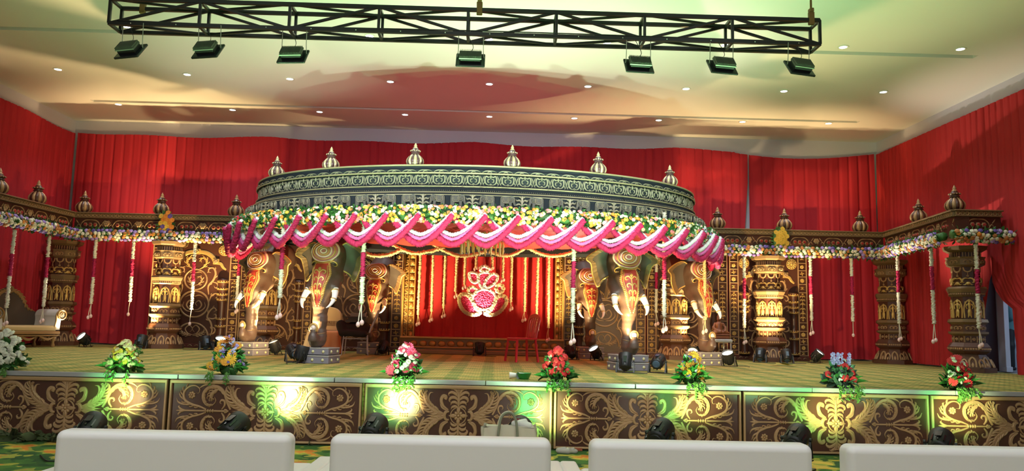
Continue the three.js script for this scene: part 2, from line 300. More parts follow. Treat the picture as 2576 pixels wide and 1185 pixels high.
// ---------- stage edge and carved front panels ----------
{
  const t = thing('stage_edging', 'grey metal edging strip along the lip of the stage', 'edging', [0, SY, SZ]);
  const xs = [LX, -8.6, -6.2, -3.85, -1.95, -.1, 1.75, 3.95, 5.75, 8, RX];
  for (let i = 0; i < xs.length - 1; i++) part('edge_strip', rb(xs[i + 1] - xs[i] - .008, .055, .07, (xs[i] + xs[i + 1]) / 2, -.02, .012, .006), std([.36, .36, .38], .4, .3), t);
}
const PW = 2.42, PH = .735;
const mirror = g => { const o = []; for (const sx of [1, -1]) for (const sy of [1, -1]) o.push(tr(g.clone(), { s: [sx, sy, 1] })); return o; };
const mirrorX = g => [g, tr(g.clone(), { s: [-1, 1, 1] })], mirrorY = g => [g, tr(g.clone(), { s: [1, -1, 1] })];
const panelOrn = (() => {
  const O = [], add = (name, gs, mat = M.tan) => gs.forEach(g => O.push([name, g, mat]));
  add('centre_flower', [mg(rosette(.07, 8, .02), [0, 1, 2, 3].map(k => tr(rel([[.03, 0], [.075, 0], [.125, 0]], { w: .026, h: .03, seg: 8, t0: .2, t1: .1 }), { r: [0, 0, k * PI / 2] })), rel(spiral(0, 0, .1, .1, .785, 7.07, 16), { w: .008, h: .02, seg: 28, closed: false, t0: 1, t1: 1 }))]);
  // upright plume of stacked leaves
  const plume = mg(rel([[0, .1], [0, .2], [0, .3]], { w: .018, h: .03, seg: 8, t1: .5 }), [1, -1].map(s => [
    rel([[0, .09], [s * .04, .115], [s * .085, .1], [s * .095, .07]], { w: .017, h: .024, seg: 10 }), rel([[0, .13], [s * .045, .165], [s * .09, .155], [s * .1, .125]], { w: .019, h: .026, seg: 10 }),
    rel([[0, .18], [s * .05, .22], [s * .1, .215], [s * .12, .18], [s * .1, .16]], { w: .021, h: .028, seg: 12 }), rel([[0, .22], [s * .04, .262], [s * .09, .285], [s * .13, .265], [s * .125, .235]], { w: .02, h: .026, seg: 12 }),
    rel([[s * .015, .25], [s * .03, .3], [s * .07, .325], [s * .1, .315]], { w: .016, h: .022, seg: 9 })]), rel([[-.035, .322], [0, .31], [.035, .322]], { w: .012, h: .02, seg: 8 }));
  add('plume', mirrorY(plume));
  // cupped pods at the sides of the flower
  add('pod', mirrorX(mg(rel([[.12, .05], [.16, .045], [.18, 0], [.16, -.045], [.12, -.05]], { w: .022, h: .03, seg: 16, t1: .5 }), rel([[.16, 0], [.22, 0]], { w: .016, h: .03, seg: 6, t1: .6 }))));
  // club-ended curls between plume and spray
  add('curl', mirror(mg(rel([[.13, .07], [.2, .12], [.225, .19], [.2, .235], [.165, .225], [.175, .195]], { w: t => .016 + .018 * t, h: .026, seg: 18, t1: .6 }), rel([[.14, .06], [.215, .1], [.245, .17]], { w: .012, h: .02, seg: 10 }))));
  // wide spray of leaves reaching to the frame
  add('leaf_spray', mirror(mg(acan([[.18, .02], [.31, .06], [.41, .14], [.45, .24], [.43, .3]], { w: .024, lobes: 6, len: .095, h: .026 }), rel([[.2, .03], [.33, .1], [.39, .2], [.37, .27], [.33, .275]], { w: .015, h: .022, seg: 16 }), rel([[.2, .01], [.36, .03], [.46, .09], [.51, .2], [.5, .29], [.46, .31]], { w: .014, h: .022, seg: 16 }))));
  add('leaf_fan', mirrorX(mg([-2, -1, 0, 1, 2].map(k => rel([[.2, k * .006], [.32, k * .02], [.42 - Math.abs(k) * .02, k * .038]], { w: .014, h: .02, seg: 8, t1: .05 })))));
  // big C scroll with an inner curl
  add('scroll', mirror(mg(acan([[.44, .02], [.49, .12], [.53, .22], [.61, .29], [.71, .29], [.78, .23], [.79, .14], [.74, .07], [.67, .07], [.63, .12], [.65, .17]], { w: t => .03 - .014 * t, lobes: 7, len: .075, side: -1, h: .026, seg: 34, a0: .15, a1: .75, ang: .6 }), acan([[.57, .27], [.66, .235], [.7, .17], [.67, .13]], { w: .022, lobes: 4, len: .06, h: .022, seg: 12 }), rel([[.63, .3], [.7, .325], [.8, .3], [.85, .26]], { w: .014, h: .02, seg: 12 }))));
  add('hook', mirror(rel([[.55, .02], [.515, .07], [.52, .12], [.56, .13], [.575, .1], [.555, .085]], { w: .014, h: .02, seg: 14 })));
  // outer ring round a small flower
  add('ring_scroll', mirror(mg(acan([[.74, .015], [.83, .05], [.93, .075], [1.02, .13], [1.035, .21], [.98, .28], [.9, .3], [.84, .26], [.85, .21], [.89, .215]], { w: t => .022 - .009 * t, lobes: 5, len: .06, side: -1, seg: 30, h: .022, a0: .1, a1: .55 }), rel([[.93, .08], [1.03, .075], [1.1, .1], [1.125, .15]], { w: .013, h: .018, seg: 12 }), rel([[1.0, .12], [1.07, .16], [1.1, .22]], { w: .011, h: .016, seg: 8 }))));
  add('small_flower', mirror(mv(rosette(.05, 7, .018), .935, .185, 0)));
  // stem with collars and bell flower
  add('stem', mirrorX(mg(rel([[.46, 0], [.7, 0], [1.03, 0]], { w: .011, h: .02, seg: 10, t0: 1, t1: 1 }), [.66, .69, .72, .75].map(x => tr(sph(1, 0, 0, 0, 8, 5), { s: [.011, .024, .022], p: [x, 0, .006] })))));
  add('bell_flower', mirrorX(mg(rel([[1.0, 0], [1.05, .012], [1.09, .045], [1.075, .062]], { w: .013, h: .02, seg: 9 }), rel([[1.0, 0], [1.05, -.012], [1.09, -.045], [1.075, -.062]], { w: .013, h: .02, seg: 9 }), rel([[1.0, 0], [1.06, 0], [1.12, 0]], { w: .018, h: .024, seg: 8 })))); add('bud_flower', mirrorX(rosette(.03, 5, .015).translate(.5, 0, .004)));
  return O;
})();
const frameRails = [['rail', rb(PW, .045, .045, 0, PH / 2 - .022, .015, .012)], ['rail', rb(PW, .03, .04, 0, -PH / 2 + .015, .015, .012)], ['stile', rb(.03, PH, .045, -PW / 2 + .015, 0, .015, .01)], ['stile', rb(.03, PH, .045, PW / 2 - .015, 0, .015, .01)]];
const boardGeo = uvm(bx(PW, PH, .04, 0, 0, -.02), 1.2);
function frontPanel(cx, w, label) {
  const t = thing('carved_front_panel', label, 'panel', [cx, PH / 2 + .012, SZ + .045], 0, 'carved panels along the stage front'); t.scale.x = w / PW;
  part('board', boardGeo, M.brown, t);
  for (const [n, g] of frameRails) part(n, g, M.tan, t);
  for (const [n, g, m] of panelOrn) part(n, g, m, t);
}
{
  const X = px => onZ(px, 1040, SZ + .04).x, e = [[425, 909], [917, 1388], [1393, 1863], [1868, 2334]].map(([a, b]) => [X(a), X(b)]);
  e.unshift([e[0][0] - .03 - 2.42, e[0][0] - .03]); e.push([e[4][1] + .03, e[4][1] + 2.45]);
  const lab = ['carved brown and gold stage front panel below the white and the yellow bouquets', 'carved brown and gold stage front panel below the orange gerbera bouquet', 'carved brown and gold stage front panel behind the cream shopping bag', 'carved brown and gold stage front panel below the orange daisy bouquet', 'carved brown and gold stage front panel below the red and purple bouquet', 'carved brown and gold stage front panel below the dark red and white bouquet'];
  e.forEach(([a, b], i) => frontPanel((a + b) / 2, b - a, lab[i]));
}
// ---------- par cans ----------
M.lensOn = std([.9, .9, .85], .3, 0, { emissive: new THREE.Color(1, .93, .75), emissiveIntensity: 9 });
M.lensOff = std([.25, .25, .22], .15, 0, { emissive: new THREE.Color(1, .8, .45), emissiveIntensity: 1.5 });
M.parBlue = std([.05, .09, .14], .3);
// the can points along +z of its head; the yoke stands on the floor
const parBody = mg(lathe([[0, -.12], [.06, -.12], [.085, -.1], [.092, -.04], [.098, .03], [.104, .05], [.104, .1], [.098, .1], [.094, .05], [0, .05]], 20).rotateX(PI / 2));
const parRibs = mg([...Array(12).keys()].map(i => tr(bx(.012, .01, .1, 0, .094, -.05), { r: [0, 0, i * PI / 6] })));
const parBack = mg(lathe([[0, -.135], [.05, -.133], [.056, -.12]], 14).rotateX(PI / 2), bx(.05, .02, .02, 0, -.03, -.135));
const parLens = mv(new THREE.CylinderGeometry(.094, .094, .006, 20).rotateX(PI / 2), 0, 0, .07), parVisor = tr(bx(.05, .006, .1, 0, .1, -.02), { r: [.1, 0, 0] });
const parYoke = mg([1, -1].map(s => [bar([s * .118, 0, 0], [s * .125, -.155, .02], .022, .006), bar([s * .118, 0, 0], [s * .125, -.16, -.09], .02, .006), tr(cyl(.018, .018, .02, 0, 0, 0, 10), { r: [0, 0, PI / 2], p: [s * .122, 0, 0] })]), bar([-.125, -.158, .02], [.125, -.158, .02], .024, .006), bar([-.125, -.158, -.09], [.125, -.158, -.09], .024, .006));
function parCan(label, base, dir, { scale = 1, lens = M.lensOff, group, cable = true, blue = false, lift = 0 } = {}) {
  const d = V(...dir).normalize(), t = thing('par_can_light', label, 'stage light', base, Math.atan2(d.x, d.z), group); t.scale.setScalar(scale);
  const hy = .163 + lift / scale; part('yoke', parYoke, M.black, t, [0, hy, 0]); if (lift) part('floor_stand', mg(rb(.26, .02, .24, 0, .01, 0, .006), cyl(.02, .02, lift / scale - .02, 0, lift / scale / 2, -.035, 10), rb(.27, .012, .14, 0, lift / scale - .008, -.035, .004)), M.black, t);
  const h = new THREE.Group(); h.name = 'lamp_head'; h.position.y = hy; h.rotation.x = -Math.asin(d.y); t.add(h);
  part('housing', parBody, M.black, h); part('cooling_ribs', parRibs, M.blackGloss, h); part('back_cap', parBack, blue ? M.parBlue : M.black, h); part('lens', parLens, lens, h); part('side_plate', parVisor, blue ? M.parBlue : M.blackGloss, h);
  if (cable) { const s = rr(-.3, .3); part('cable', tube([[0, .02, -.12], [.06 + s * .3, .012, -.2], [.2 * Math.sign(s || 1), .012, -.26], [.3 * Math.sign(s || 1) + s * .4, .012, -.2 + s]], .006, { seg: 16, n: 5 }), M.black, t); }
  return { pos: V(...base).add(V(0, hy * scale, 0)).addScaledVector(d, .17 * scale), d };
}
// seven on the hall floor, washing the panels and the ceiling
{
  const L = [[228, 1076, 318, 998, 'under the yellow bouquet'], [588, 1076, 735, 1000, 'under the orange gerbera bouquet'], [940, 1079, 1012, 1010, 'under the red and white bouquet'], [1302, 1084, 1392, 1035, 'hidden behind the cream shopping bag'], [1660, 1090, 1752, 1010, 'under the orange daisy bouquet'], [2003, 1104, 2088, 1030, 'under the red and purple bouquet'], [2365, 1115, 2410, 1028, 'under the dark red bouquet']];
  L.forEach(([x, y, tx, ty, where]) => {
    const z = -8.5, p = onZ(x, y, z), q = onZ(tx, ty, SZ + .08), sc = 1.12, h = .163 * sc;
    const dir = V(q.x - p.x, q.y - p.y + .3, q.z - p.z).normalize(), post = p.y - h;
    const { pos } = parCan('black par can on the hall floor ' + where, [p.x, 0, z], [dir.x, dir.y, dir.z], { scale: 1.25, lift: p.y - .163 * 1.25, lens: M.lensOn, group: 'par cans lighting the stage front' });
    const o = pos;
    spot([o.x, o.y, o.z], [q.x, q.y, q.z], [1, .72, .42], LV.hallWarm, .3, 1, 1.5);
    spot([o.x + .05, o.y + .02, o.z + .03], [q.x - .12, q.y + .02, q.z], [.16, 1, .22], LV.hallWarm * .62, .42, 1, 1.5);
    spot([o.x - .03, o.y + .03, o.z + .05], Math.abs(o.x) > 2.6 ? [o.x * 1.55, 6.4, -13.4] : [o.x * 1.1, 6.4, -13.6], [1, .97, .78], LV.hallWash * (o.x < -4 ? .03 : o.x < -2.6 ? .9 : o.x > 2.6 ? .1 : 1.7), Math.abs(o.x) > 2.6 ? .34 : .46, 1, 2);
    spot([o.x + .04, o.y + .03, o.z + .05], [o.x * .8, 6.4, -11.4], [.42, 1, .42], LV.hallGreen * (Math.abs(o.x) > 3.6 ? .5 : 1.1), 1.0, .9, 2);
  });
}
// ---------- truss and floods ----------
{
  const zN = -8.86, zF = -9.14, x0 = -4.66, x1 = 3.83, yB = 4.94, yT = 5.24, t = thing('lighting_truss', 'black steel box truss with diagonal bracing hung below the ceiling', 'truss', [(x0 + x1) / 2, yB, (zN + zF) / 2]);
  const C = t.position, B = (a, b, w, n) => part(n, bar([a[0] - C.x, a[1] - C.y, a[2] - C.z], [b[0] - C.x, b[1] - C.y, b[2] - C.z], w), M.trussBlack, t);
  for (const y of [yB, yT]) for (const z of [zN, zF]) B([x0, y, z], [x1, y, z], .042, 'chord');
  const n = 8, st = (x1 - x0) / n, X = i => x0 + st * i;
  for (let i = 0; i <= n; i++) {
    for (const z of [zN, zF]) B([X(i), yB, z], [X(i), yT, z], .032, 'upright');
    for (const y of [yB, yT]) B([X(i), y, zN], [X(i), y, zF], .032, 'crossbar');
    if (i < n) { const f = i % 2; for (const z of [zN, zF]) B([X(i), f ? yT : yB, z], [X(i + 1), f ? yB : yT, z], .028, 'diagonal_brace'); for (const y of [yB, yT]) B([X(i), y, f ? zF : zN], [X(i + 1), y, f ? zN : zF], .026, 'diagonal_brace'); }
  }
  const rivet = sph(.007, 0, 0, 0, 6, 4), rm = std([.6, .6, .55], .4, .3);
  for (let i = 0; i < n * 2; i++) part('bolt', rivet, rm, t, [x0 + st * (i / 2 + .25) - C.x, (i % 3 ? yB : yB) - C.y, zN + .021 - C.z]);
  const rust = std([.2, .11, .03], .6, .3);
  for (const [x, z] of [[x0 + .25, zF], [-.28, zN], [x1 - .1, zN]]) part('hanger_rod', mg(cyl(.014, .014, CY - yT, 0, (CY - yT) / 2, 0, 8), rb(.07, .16, .05, 0, .02, 0), rb(.05, .05, .08, 0, .12, 0), cyl(.06, .06, .02, 0, CY - yT - .01, 0, 12)), rust, t, [x - C.x, yT - C.y, z - C.z]);
  part('power_cable', tube([[x0 + .1 - C.x, .03, .16], [x0 + 1.5 - C.x, .02, .15], [-C.x, .035, .155], [x1 - .2 - C.x, .02, .15]], .008, { seg: 60, n: 5 }), M.black, t);
  // flood lamps on short wire bails
  const fins = mg(rb(.235, .02, .13, 0, .078, 0, .004), [...Array(19).keys()].map(i => bx(.004, .022, .125, -.108 + i * .012, .096, 0))), edge = bx(.235, .012, .004, 0, .078, .066);
  const body = rb(.22, .05, .13, 0, .045, 0, .01), bez = rb(.31, .026, .22, 0, .012, 0, .01), glass = bx(.27, .004, .18, 0, -.003, 0);
  const glassM = std([.8, .8, .8], .1, 0, { emissive: new THREE.Color(1, .96, .88), emissiveIntensity: 4 });
  const finM = std([.1, .115, .085], .5, .2), edgeM = std([.35, .4, .33], .4, .5);
  const F = [[332, 120, -.32, 'at the truss end by the rusty clamp'], [526, 120, -.25, 'second along the truss from the end with no ceiling rod'], [739, 133, -.12, 'third along the truss, below its second pair of uprights'], [1184, 142, 0, 'alone at the middle of the truss, below the rod'], [1606, 157, .1, 'on the truss above the round canopy end'], [1815, 160, .18, 'second from the truss end that has the tall rod'], [2009, 163, .28, 'at the truss end that has the tall rod']];
  F.forEach(([x, y, turn, where]) => {
    const p = onZ(x, y, zN - .02), o = thing('flood_lamp', 'black finned flood lamp hanging ' + where, 'flood lamp', [p.x, p.y - .06, p.z], turn, 'flood lamps under the truss');
    const h = new THREE.Group(); h.name = 'lamp_body'; h.rotation.x = .95; h.scale.setScalar(1.12); o.add(h);
    part('heat_sink', fins, finM, h); part('edge_strip', edge, edgeM, h); part('housing', body, M.black, h); part('bezel', bez, M.blackGloss, h); part('glass', glass, glassM, h);
    const top = yB - (p.y - .06); for (const s of [-1, 1]) part('bail_wire', tube([[s * .17, .02, -.0], [s * .155, .06, 0], [s * .148, top, .01]], .005, { seg: 8, n: 5 }), M.wire, o);
    part('flex', tube([[-.02, .1, 0], [.03, .16, .02], [-.05, top, .01]], .004, { seg: 10, n: 4 }), M.black, o);
    const d = V(0, -Math.cos(.95), -Math.sin(.95)).applyAxisAngle(V(0, 1, 0), turn);
    spot([p.x + d.x * .05, p.y - .06 + d.y * .03, p.z + d.z * .05], [p.x * .8 - .1, 1.6, -13.6], [.95, .97, 1], LV.flood, 1.0, 1, 4);
  });
}
// ---------- white sofas in the foreground ----------
{
  const S = [[-2.7, -1.25, 'plain white leatherette sofa standing before the yellow bouquet'], [-1.01, .371, 'plain white leatherette sofa standing in front of the cream shopping bag'], [.616, 2.02, 'plain white leatherette sofa standing before the orange daisy bouquet'], [2.237, 3.68, 'plain white leatherette sofa standing before the dark red and white bouquet']];
  S.forEach(([a, b, label]) => {
    const w = b - a, t = thing('sofa', label, 'sofa', [(a + b) / 2, 0, -5.25], 0, 'white sofas facing the stage');
    part('backrest', new RoundedBoxGeometry(w, .69, .17, 5, .05).translate(0, .1 + .345, .26), M.sofa, t);
    part('seat', rb(w, .28, .62, 0, .26, -.14, .05, 3), M.sofa, t); part('seat_cushion', rb(w - .02, .12, .6, 0, .43, -.15, .045, 3), M.sofa, t);
    for (const s of [-1, 1]) { part('armrest', rb(.125, .43, .74, s * (w / 2 + .064), .1 + .215, -.11, .025, 3), M.sofa, t); for (const z of [-.4, .28]) part('foot', cyl(.02, .025, .1, s * (w / 2 - .1), .05, z, 10), M.chrome, t); }
  });
}
// ---------- carved back panels ----------
const WW = 1.9, WH = 2.56;
const tileOrn = [rosette(.058, 8, .014), rosette(.052, 5, .014), mg([0, 1, 2, 3].map(k => tr(rel([[.012, 0], [.035, .008], [.055, 0]], { w: .014, h: .014, seg: 6 }), { r: [0, 0, k * PI / 2] })), sph(.014)), mg(rel([[-.05, .025], [0, .03], [.05, .025]], { w: .01, seg: 6, n: 3 }), rel([[-.05, -.02], [0, -.015], [.05, -.02]], { w: .01, seg: 6, n: 3 }), rosette(.02, 5, .012))];
const fleuron = mg(rel([[0, -.32], [0, 0], [0, .32]], { w: .008, h: .012, seg: 8, n: 3 }), [-.26, -.16, -.05, .06, .16, .25].map((y, i) => [1, -1].map(s => rel([[0, y], [s * .03, y + .03], [s * .055, y + .015], [s * .05, y - .015]], { w: .013, h: .014, seg: 8, n: 3 }))), [-.3, -.1, .1, .32].map(y => tr(rosette(.026, 6, .012), { p: [0, y, .004] })));
const colProfile = [[.07, 0], [.115, 0], [.115, .05], [.09, .07], [.105, .11], [.085, .15], [.08, .34], [.1, .35], [.1, .4], [.085, .42], [.08, .5], [.095, .52], [.095, .58], [.082, .6], [.078, .95], [.1, .97], [.1, 1.03], [.085, 1.06], [.105, 1.12], [.09, 1.2], [.105, 1.25], [.09, 1.32], [.1, 1.4], [.12, 1.46], [.12, 1.5], [0, 1.5]];
const colGeo = lathe(colProfile, 14);
const colBands = [[.03, .117], [.38, .103], [.55, .098], [1.0, .103], [1.12, .107], [1.25, .107], [1.42, .11]].map(([y, r]) => mg(mv(new THREE.TorusGeometry(r - .004, .012, 5, 14).rotateX(PI / 2), 0, y, 0), [...Array(7).keys()].map(k => { const a = PI * (k / 6); return sph(.016, Math.cos(a) * r, y + .026, Math.sin(a) * r, 6, 4); })));
const ropeRel = (pts, w, seg) => mg(rel(pts, { w, h: w * .9, seg, n: 4, t0: 1, t1: 1 }), (() => { const P = path(pts, seg), o = []; for (let i = 1; i < seg; i++) { const d = P[i + 1].clone().sub(P[i - 1]), a = Math.atan2(d.y, d.x) + .9; o.push(tr(rel([[-w * 1.2, 0], [0, 0], [w * 1.2, 0]], { w: w * .22, h: w * 1.25, seg: 4, n: 2, t0: 1, t1: 1 }), { r: [0, 0, a], p: [P[i].x, P[i].y, 0] })); } return o; })());
const wallOrn = (() => {
  const O = [], two = (n, g) => mirrorX(g).forEach(q => O.push([n, q])), one = (n, g) => O.push([n, g]);
  one('lower_ring', ropeRel(spiral(0, .14, .34, .34, 0, PI, 14), .02, 34)); one('middle_ring', ropeRel(spiral(0, .92, .31, .31, -PI / 2, 1.5 * PI, 24), .02, 52)); one('upper_ring', ropeRel(spiral(0, 1.5, .24, .24, -PI / 2, 1.5 * PI, 20), .018, 40));
  two('lotus_curl', mg(rel([[0, .2], [.1, .24], [.15, .34], [.07, .42], [0, .34], [.05, .26]], { w: .014, seg: 20 }), acan([[.02, .18], [.13, .2], [.24, .26], [.27, .34]], { w: .018, lobes: 3, len: .07, seg: 12 })));
  two('swan_curl', mg(rel([[0, .78], [.1, .8], [.16, .9], [.1, 1.0], [.03, .94], [.07, .87]], { w: .016, seg: 20 }), rel([[.02, .74], [.15, .76], [.24, .86], [.22, .97]], { w: .014, seg: 14 }), rel([[0, 1.1], [.1, 1.13], [.2, 1.08]], { w: .013, seg: 10 })));
  two('leaf_curl', mg(acan([[0, 1.36], [.09, 1.4], [.14, 1.5], [.08, 1.58], [.03, 1.53]], { w: .016, lobes: 3, len: .06, seg: 16 }), rel([[0, 1.66], [.08, 1.68], [.14, 1.64]], { w: .012, seg: 8 })));
  two('side_scroll', mg(acan([[.36, .1], [.42, .3], [.38, .5], [.3, .62], [.36, .78], [.44, .84], [.48, .78], [.43, .75]], { w: .024, lobes: 3, len: .07, side: 1, seg: 28 }), rel([[.36, .22], [.45, .24], [.49, .32], [.44, .38], [.41, .33]], { w: .018, seg: 14 }), rel([[.33, .6], [.42, .58], [.49, .62], [.47, .69], [.43, .67]], { w: .018, seg: 14 })));
  two('side_scroll', mg(acan([[.32, .98], [.36, 1.12], [.46, 1.18], [.49, 1.1], [.44, 1.06]], { w: .02, lobes: 2, len: .06, seg: 18 }), acan([[.3, 1.15], [.28, 1.35], [.38, 1.5], [.42, 1.66], [.36, 1.78], [.27, 1.76], [.27, 1.68], [.32, 1.67]], { w: .028, lobes: 3, len: .07, side: -1, seg: 28 }), rel([[.36, 1.45], [.46, 1.42], [.49, 1.34], [.43, 1.31], [.4, 1.36]], { w: .018, seg: 14 })));
  two('arch_leaf', acan([[.06, 1.74], [.17, 1.82], [.22, 1.94], [.14, 2.02], [.07, 1.97], [.1, 1.9]], { w: .024, lobes: 4, len: .07, seg: 22 }));
  two('arch_band', mg(rel([[.04, 2.16], [.2, 2.13], [.33, 2.04], [.38, 1.95]], { w: .05, h: .03, seg: 14, t0: 1, t1: 1 }), rel([[.44, 1.9], [.52, 1.88], [.57, 1.8], [.64, 1.74]], { w: .036, h: .03, seg: 12, t0: 1, t1: .6 }), rb(.13, .13, .05, .42, 1.93, .02, .01)));
  one('keystone', mg(rb(.13, .13, .05, 0, 2.16, .02, .01), rosette(.05, 4, .03).translate(0, 2.16, .045)));
  two('block_flower', rosette(.05, 4, .02).translate(.42, 1.93, .046));
  two('medallion', mg(rosette(.12, 12, .03, .4), rel(spiral(0, 0, .115, .115, 0, 2 * PI, 16), { w: .015, h: .022, seg: 28, t0: 1, t1: 1 })).translate(.58, 2.2, 0));
  return O;
})();
function wallPanel(cx, w, label) {
  const t = thing('carved_wall_panel', label, 'carved panel', [cx, SY, -18.38], 0, 'carved panels at the back of the stage'); t.scale.x = w / WW;
  part('board', bx(WW, WH, .06, 0, WH / 2, 0), M.brown, t);
  part('plinth', rb(WW, .1, .1, 0, .05, .06, .01), M.maroon, t);
  part('plinth_scroll', mg([...Array(13).keys()].map(i => rel([[-.84 + i * .14 - .05, .04], [-.84 + i * .14, .07], [-.84 + i * .14 + .05, .04]], { w: .012, seg: 6, n: 3, z: .11 }))), M.antique, t);
  for (const s of [-1, 1]) {
    const x = s * (WW / 2 - .115), st = new THREE.Group(); st.name = 'border_strip'; st.position.set(x, 0, .03); t.add(st);
    for (const e of [-1, 1]) part('rail', rb(.026, WH - .12, .035, e * .1, WH / 2 + .05, .015, .008), M.tan, st);
    const ys = [.12, .22, .38, .53, .7, .9, 1.62, 1.82, 2.0, 2.15, 2.33, 2.54];
    ys.forEach((y, i) => { part('cross_bar', rb(.18, .018, .03, 0, y, .012, .006), M.tan, st); if (i < ys.length - 1 && i !== 5) part('tile_ornament', tileOrn[[3, 1, 2, 0, 1, 0, 3, 0, 2, 1, 3][i]], M.gold, st, [0, (y + ys[i + 1]) / 2, .002]); });
    part('fleuron', fleuron, M.gold, st, [0, 1.26, .002]);
    const c = part('column', colGeo, M.brown, t, [s * .6, .12, .07]); colBands.forEach(b => part('band', b, M.gold, c));
  }
  for (const [n, g] of wallOrn) part(n, g, n.startsWith('arch') || n === 'medallion' || n === 'keystone' ? M.gold : M.tan, t, [0, .1, .03]);
}
{
  const X = px => onZ(px, 800, -18.3).x;
  [[371, 596, 'carved brown and gold wall panel beside the pillar next to the red wall cloth'], [598, 782, 'carved brown and gold wall panel behind the elephant at the canopy end'], [784, 1010, 'carved brown and gold wall panel behind the black covered chair'], [1418, 1625, 'carved brown and gold wall panel next to the red plastic chair'], [1628, 1832, 'carved brown and gold wall panel behind the wooden statue on the chair'], [1836, 2034, 'carved brown and gold wall panel with a pillar before its arch']].forEach(([a, b, l]) => wallPanel((X(a) + X(b)) / 2, X(b) - X(a), l));
}
// ---------- octagonal temple pillars ----------
const oct = (r0, r1, y0, y1) => { const g = new THREE.CylinderGeometry(r1, r0, y1 - y0, 8).translate(0, (y0 + y1) / 2, 0).rotateY(PI / 8).toNonIndexed(); g.computeVertexNormals(); return g; };
const faces = (g, r, list = [0, 1, 2, 3, 4, 5, 6, 7]) => list.map(k => tr(g.clone(), { p: [Math.sin(k * PI / 4) * r, 0, Math.cos(k * PI / 4) * r], r: [0, k * PI / 4, 0] }));
const ap = r => r * Math.cos(PI / 8);
const figure = mg(tr(sph(1, 0, 0, 0, 8, 6), { s: [.022, .028, .02], p: [0, .315, .012] }), mv(new THREE.ConeGeometry(.018, .05, 8), 0, .355, .01), tr(lathe([[0, 0], [.028, .0], [.022, .05], [.034, .1], [.03, .13], [.012, .15], [0, .15]], 8), { s: [1, 1, .6], p: [0, .15, .008] }), tr(lathe([[0, 0], [.03, 0], [.04, .08], [.03, .13], [0, .13]], 8), { s: [1, 1, .6], p: [0, .03, .008] }), [1, -1].map(s => [tube([[s * .03, .27, .01], [s * .06, .22, .016], [s * .045, .17, .024]], .01, { seg: 6, n: 5 }), tube([[s * .018, .08, .01], [s * .024, .0, .016]], .013, { seg: 4, n: 5 }), tube([[s * .032, .26, .01], [s * .075, .27, .012], [s * .07, .32, .012]], .008, { seg: 6, n: 5 })]));
const arch = mg(rel([[-.085, 0], [-.09, .2], [-.06, .31], [0, .36], [.06, .31], [.09, .2], [.085, 0]], { w: .014, h: .022, seg: 24, t0: 1, t1: 1 }));
const swag = mg(rel([[-.075, .09], [-.05, .02], [0, 0], [.05, .02], [.075, .09]], { w: .016, h: .02, seg: 14, t0: 1, t1: 1 }), rel([[0, 0], [0, -.06]], { w: .006, h: .012, seg: 3, n: 3, t0: 1, t1: 1 }), rosette(.026, 4, .014).translate(0, -.085, 0));
const lion = mg(tr(sph(1, 0, .05, 0, 8, 6), { s: [.05, .04, .035] }), [1, -1].map(s => [rel([[0, .1], [s * .05, .11], [s * .095, .07], [s * .085, .02], [s * .055, .03]], { w: .018, h: .03, seg: 14 }), rel([[s * .02, .02], [s * .05, -.02], [s * .09, -.02]], { w: .014, h: .022, seg: 8 })]));
const petal = mg(rel([[-.055, .0], [-.05, .14], [0, .2], [.05, .14], [.055, 0]], { w: .02, h: .028, seg: 16, t0: .8, t1: .8 }), rel([[0, 0], [0, .1]], { w: .026, h: .03, seg: 5 }));
const scrollBit = mg([1, -1].map(s => rel([[0, .06], [s * .04, .07], [s * .075, .045], [s * .06, .015], [s * .04, .03]], { w: .012, h: .018, seg: 12 })), rosette(.03, 6, .018).translate(0, .03, 0));
const diamond = mg(rosette(.032, 4, .016).translate(-.05, 0, 0), rosette(.032, 4, .016).translate(.05, 0, 0), [-1, 0, 1].map(s => bx(.01, .12, .014, s * .1, 0, 0)));
const teeth = w => mg([...Array(6).keys()].map(i => rb(w / 8, .035, .02, (i - 2.5) * w / 6, 0, 0, .006)));
const pillarParts = [
  ['plinth', oct(.46, .46, 0, .09), 'brownMid'], ['lotus_base', oct(.4, .28, .09, .36), 'brownMid'], ['torus', mg(oct(.3, .37, .36, .42), oct(.37, .37, .42, .5), oct(.37, .31, .5, .58)), 'brownMid'], ['lower_frieze', oct(.28, .28, .58, .72), 'brown'], ['cornice', mg(oct(.29, .35, .72, .76), oct(.35, .35, .76, .8)), 'antique'], ['scroll_frieze', oct(.3, .3, .8, .94), 'brownMid'], ['cornice', mg(oct(.3, .36, .94, .99), oct(.36, .34, .99, 1.05)), 'antique'], ['niche_drum', oct(.28, .28, 1.05, 1.5), 'brown'], ['cornice', mg(oct(.29, .33, 1.5, 1.53), oct(.33, .36, 1.58, 1.66), oct(.36, .34, 1.66, 1.7)), 'antique'], ['dentil_band', oct(.31, .31, 1.53, 1.58), 'brown'], ['shaft', oct(.25, .25, 1.7, 2.1), 'brown'], ['capital', mg(oct(.27, .34, 2.1, 2.14), oct(.34, .34, 2.14, 2.26), oct(.34, .36, 2.26, 2.3)), 'antique'], ['colonnette_band', oct(.27, .27, 2.3, 2.4), 'brown'], ['abacus', mg(oct(.3, .38, 2.4, 2.45), oct(.38, .4, 2.45, 2.52)), 'antique']
];
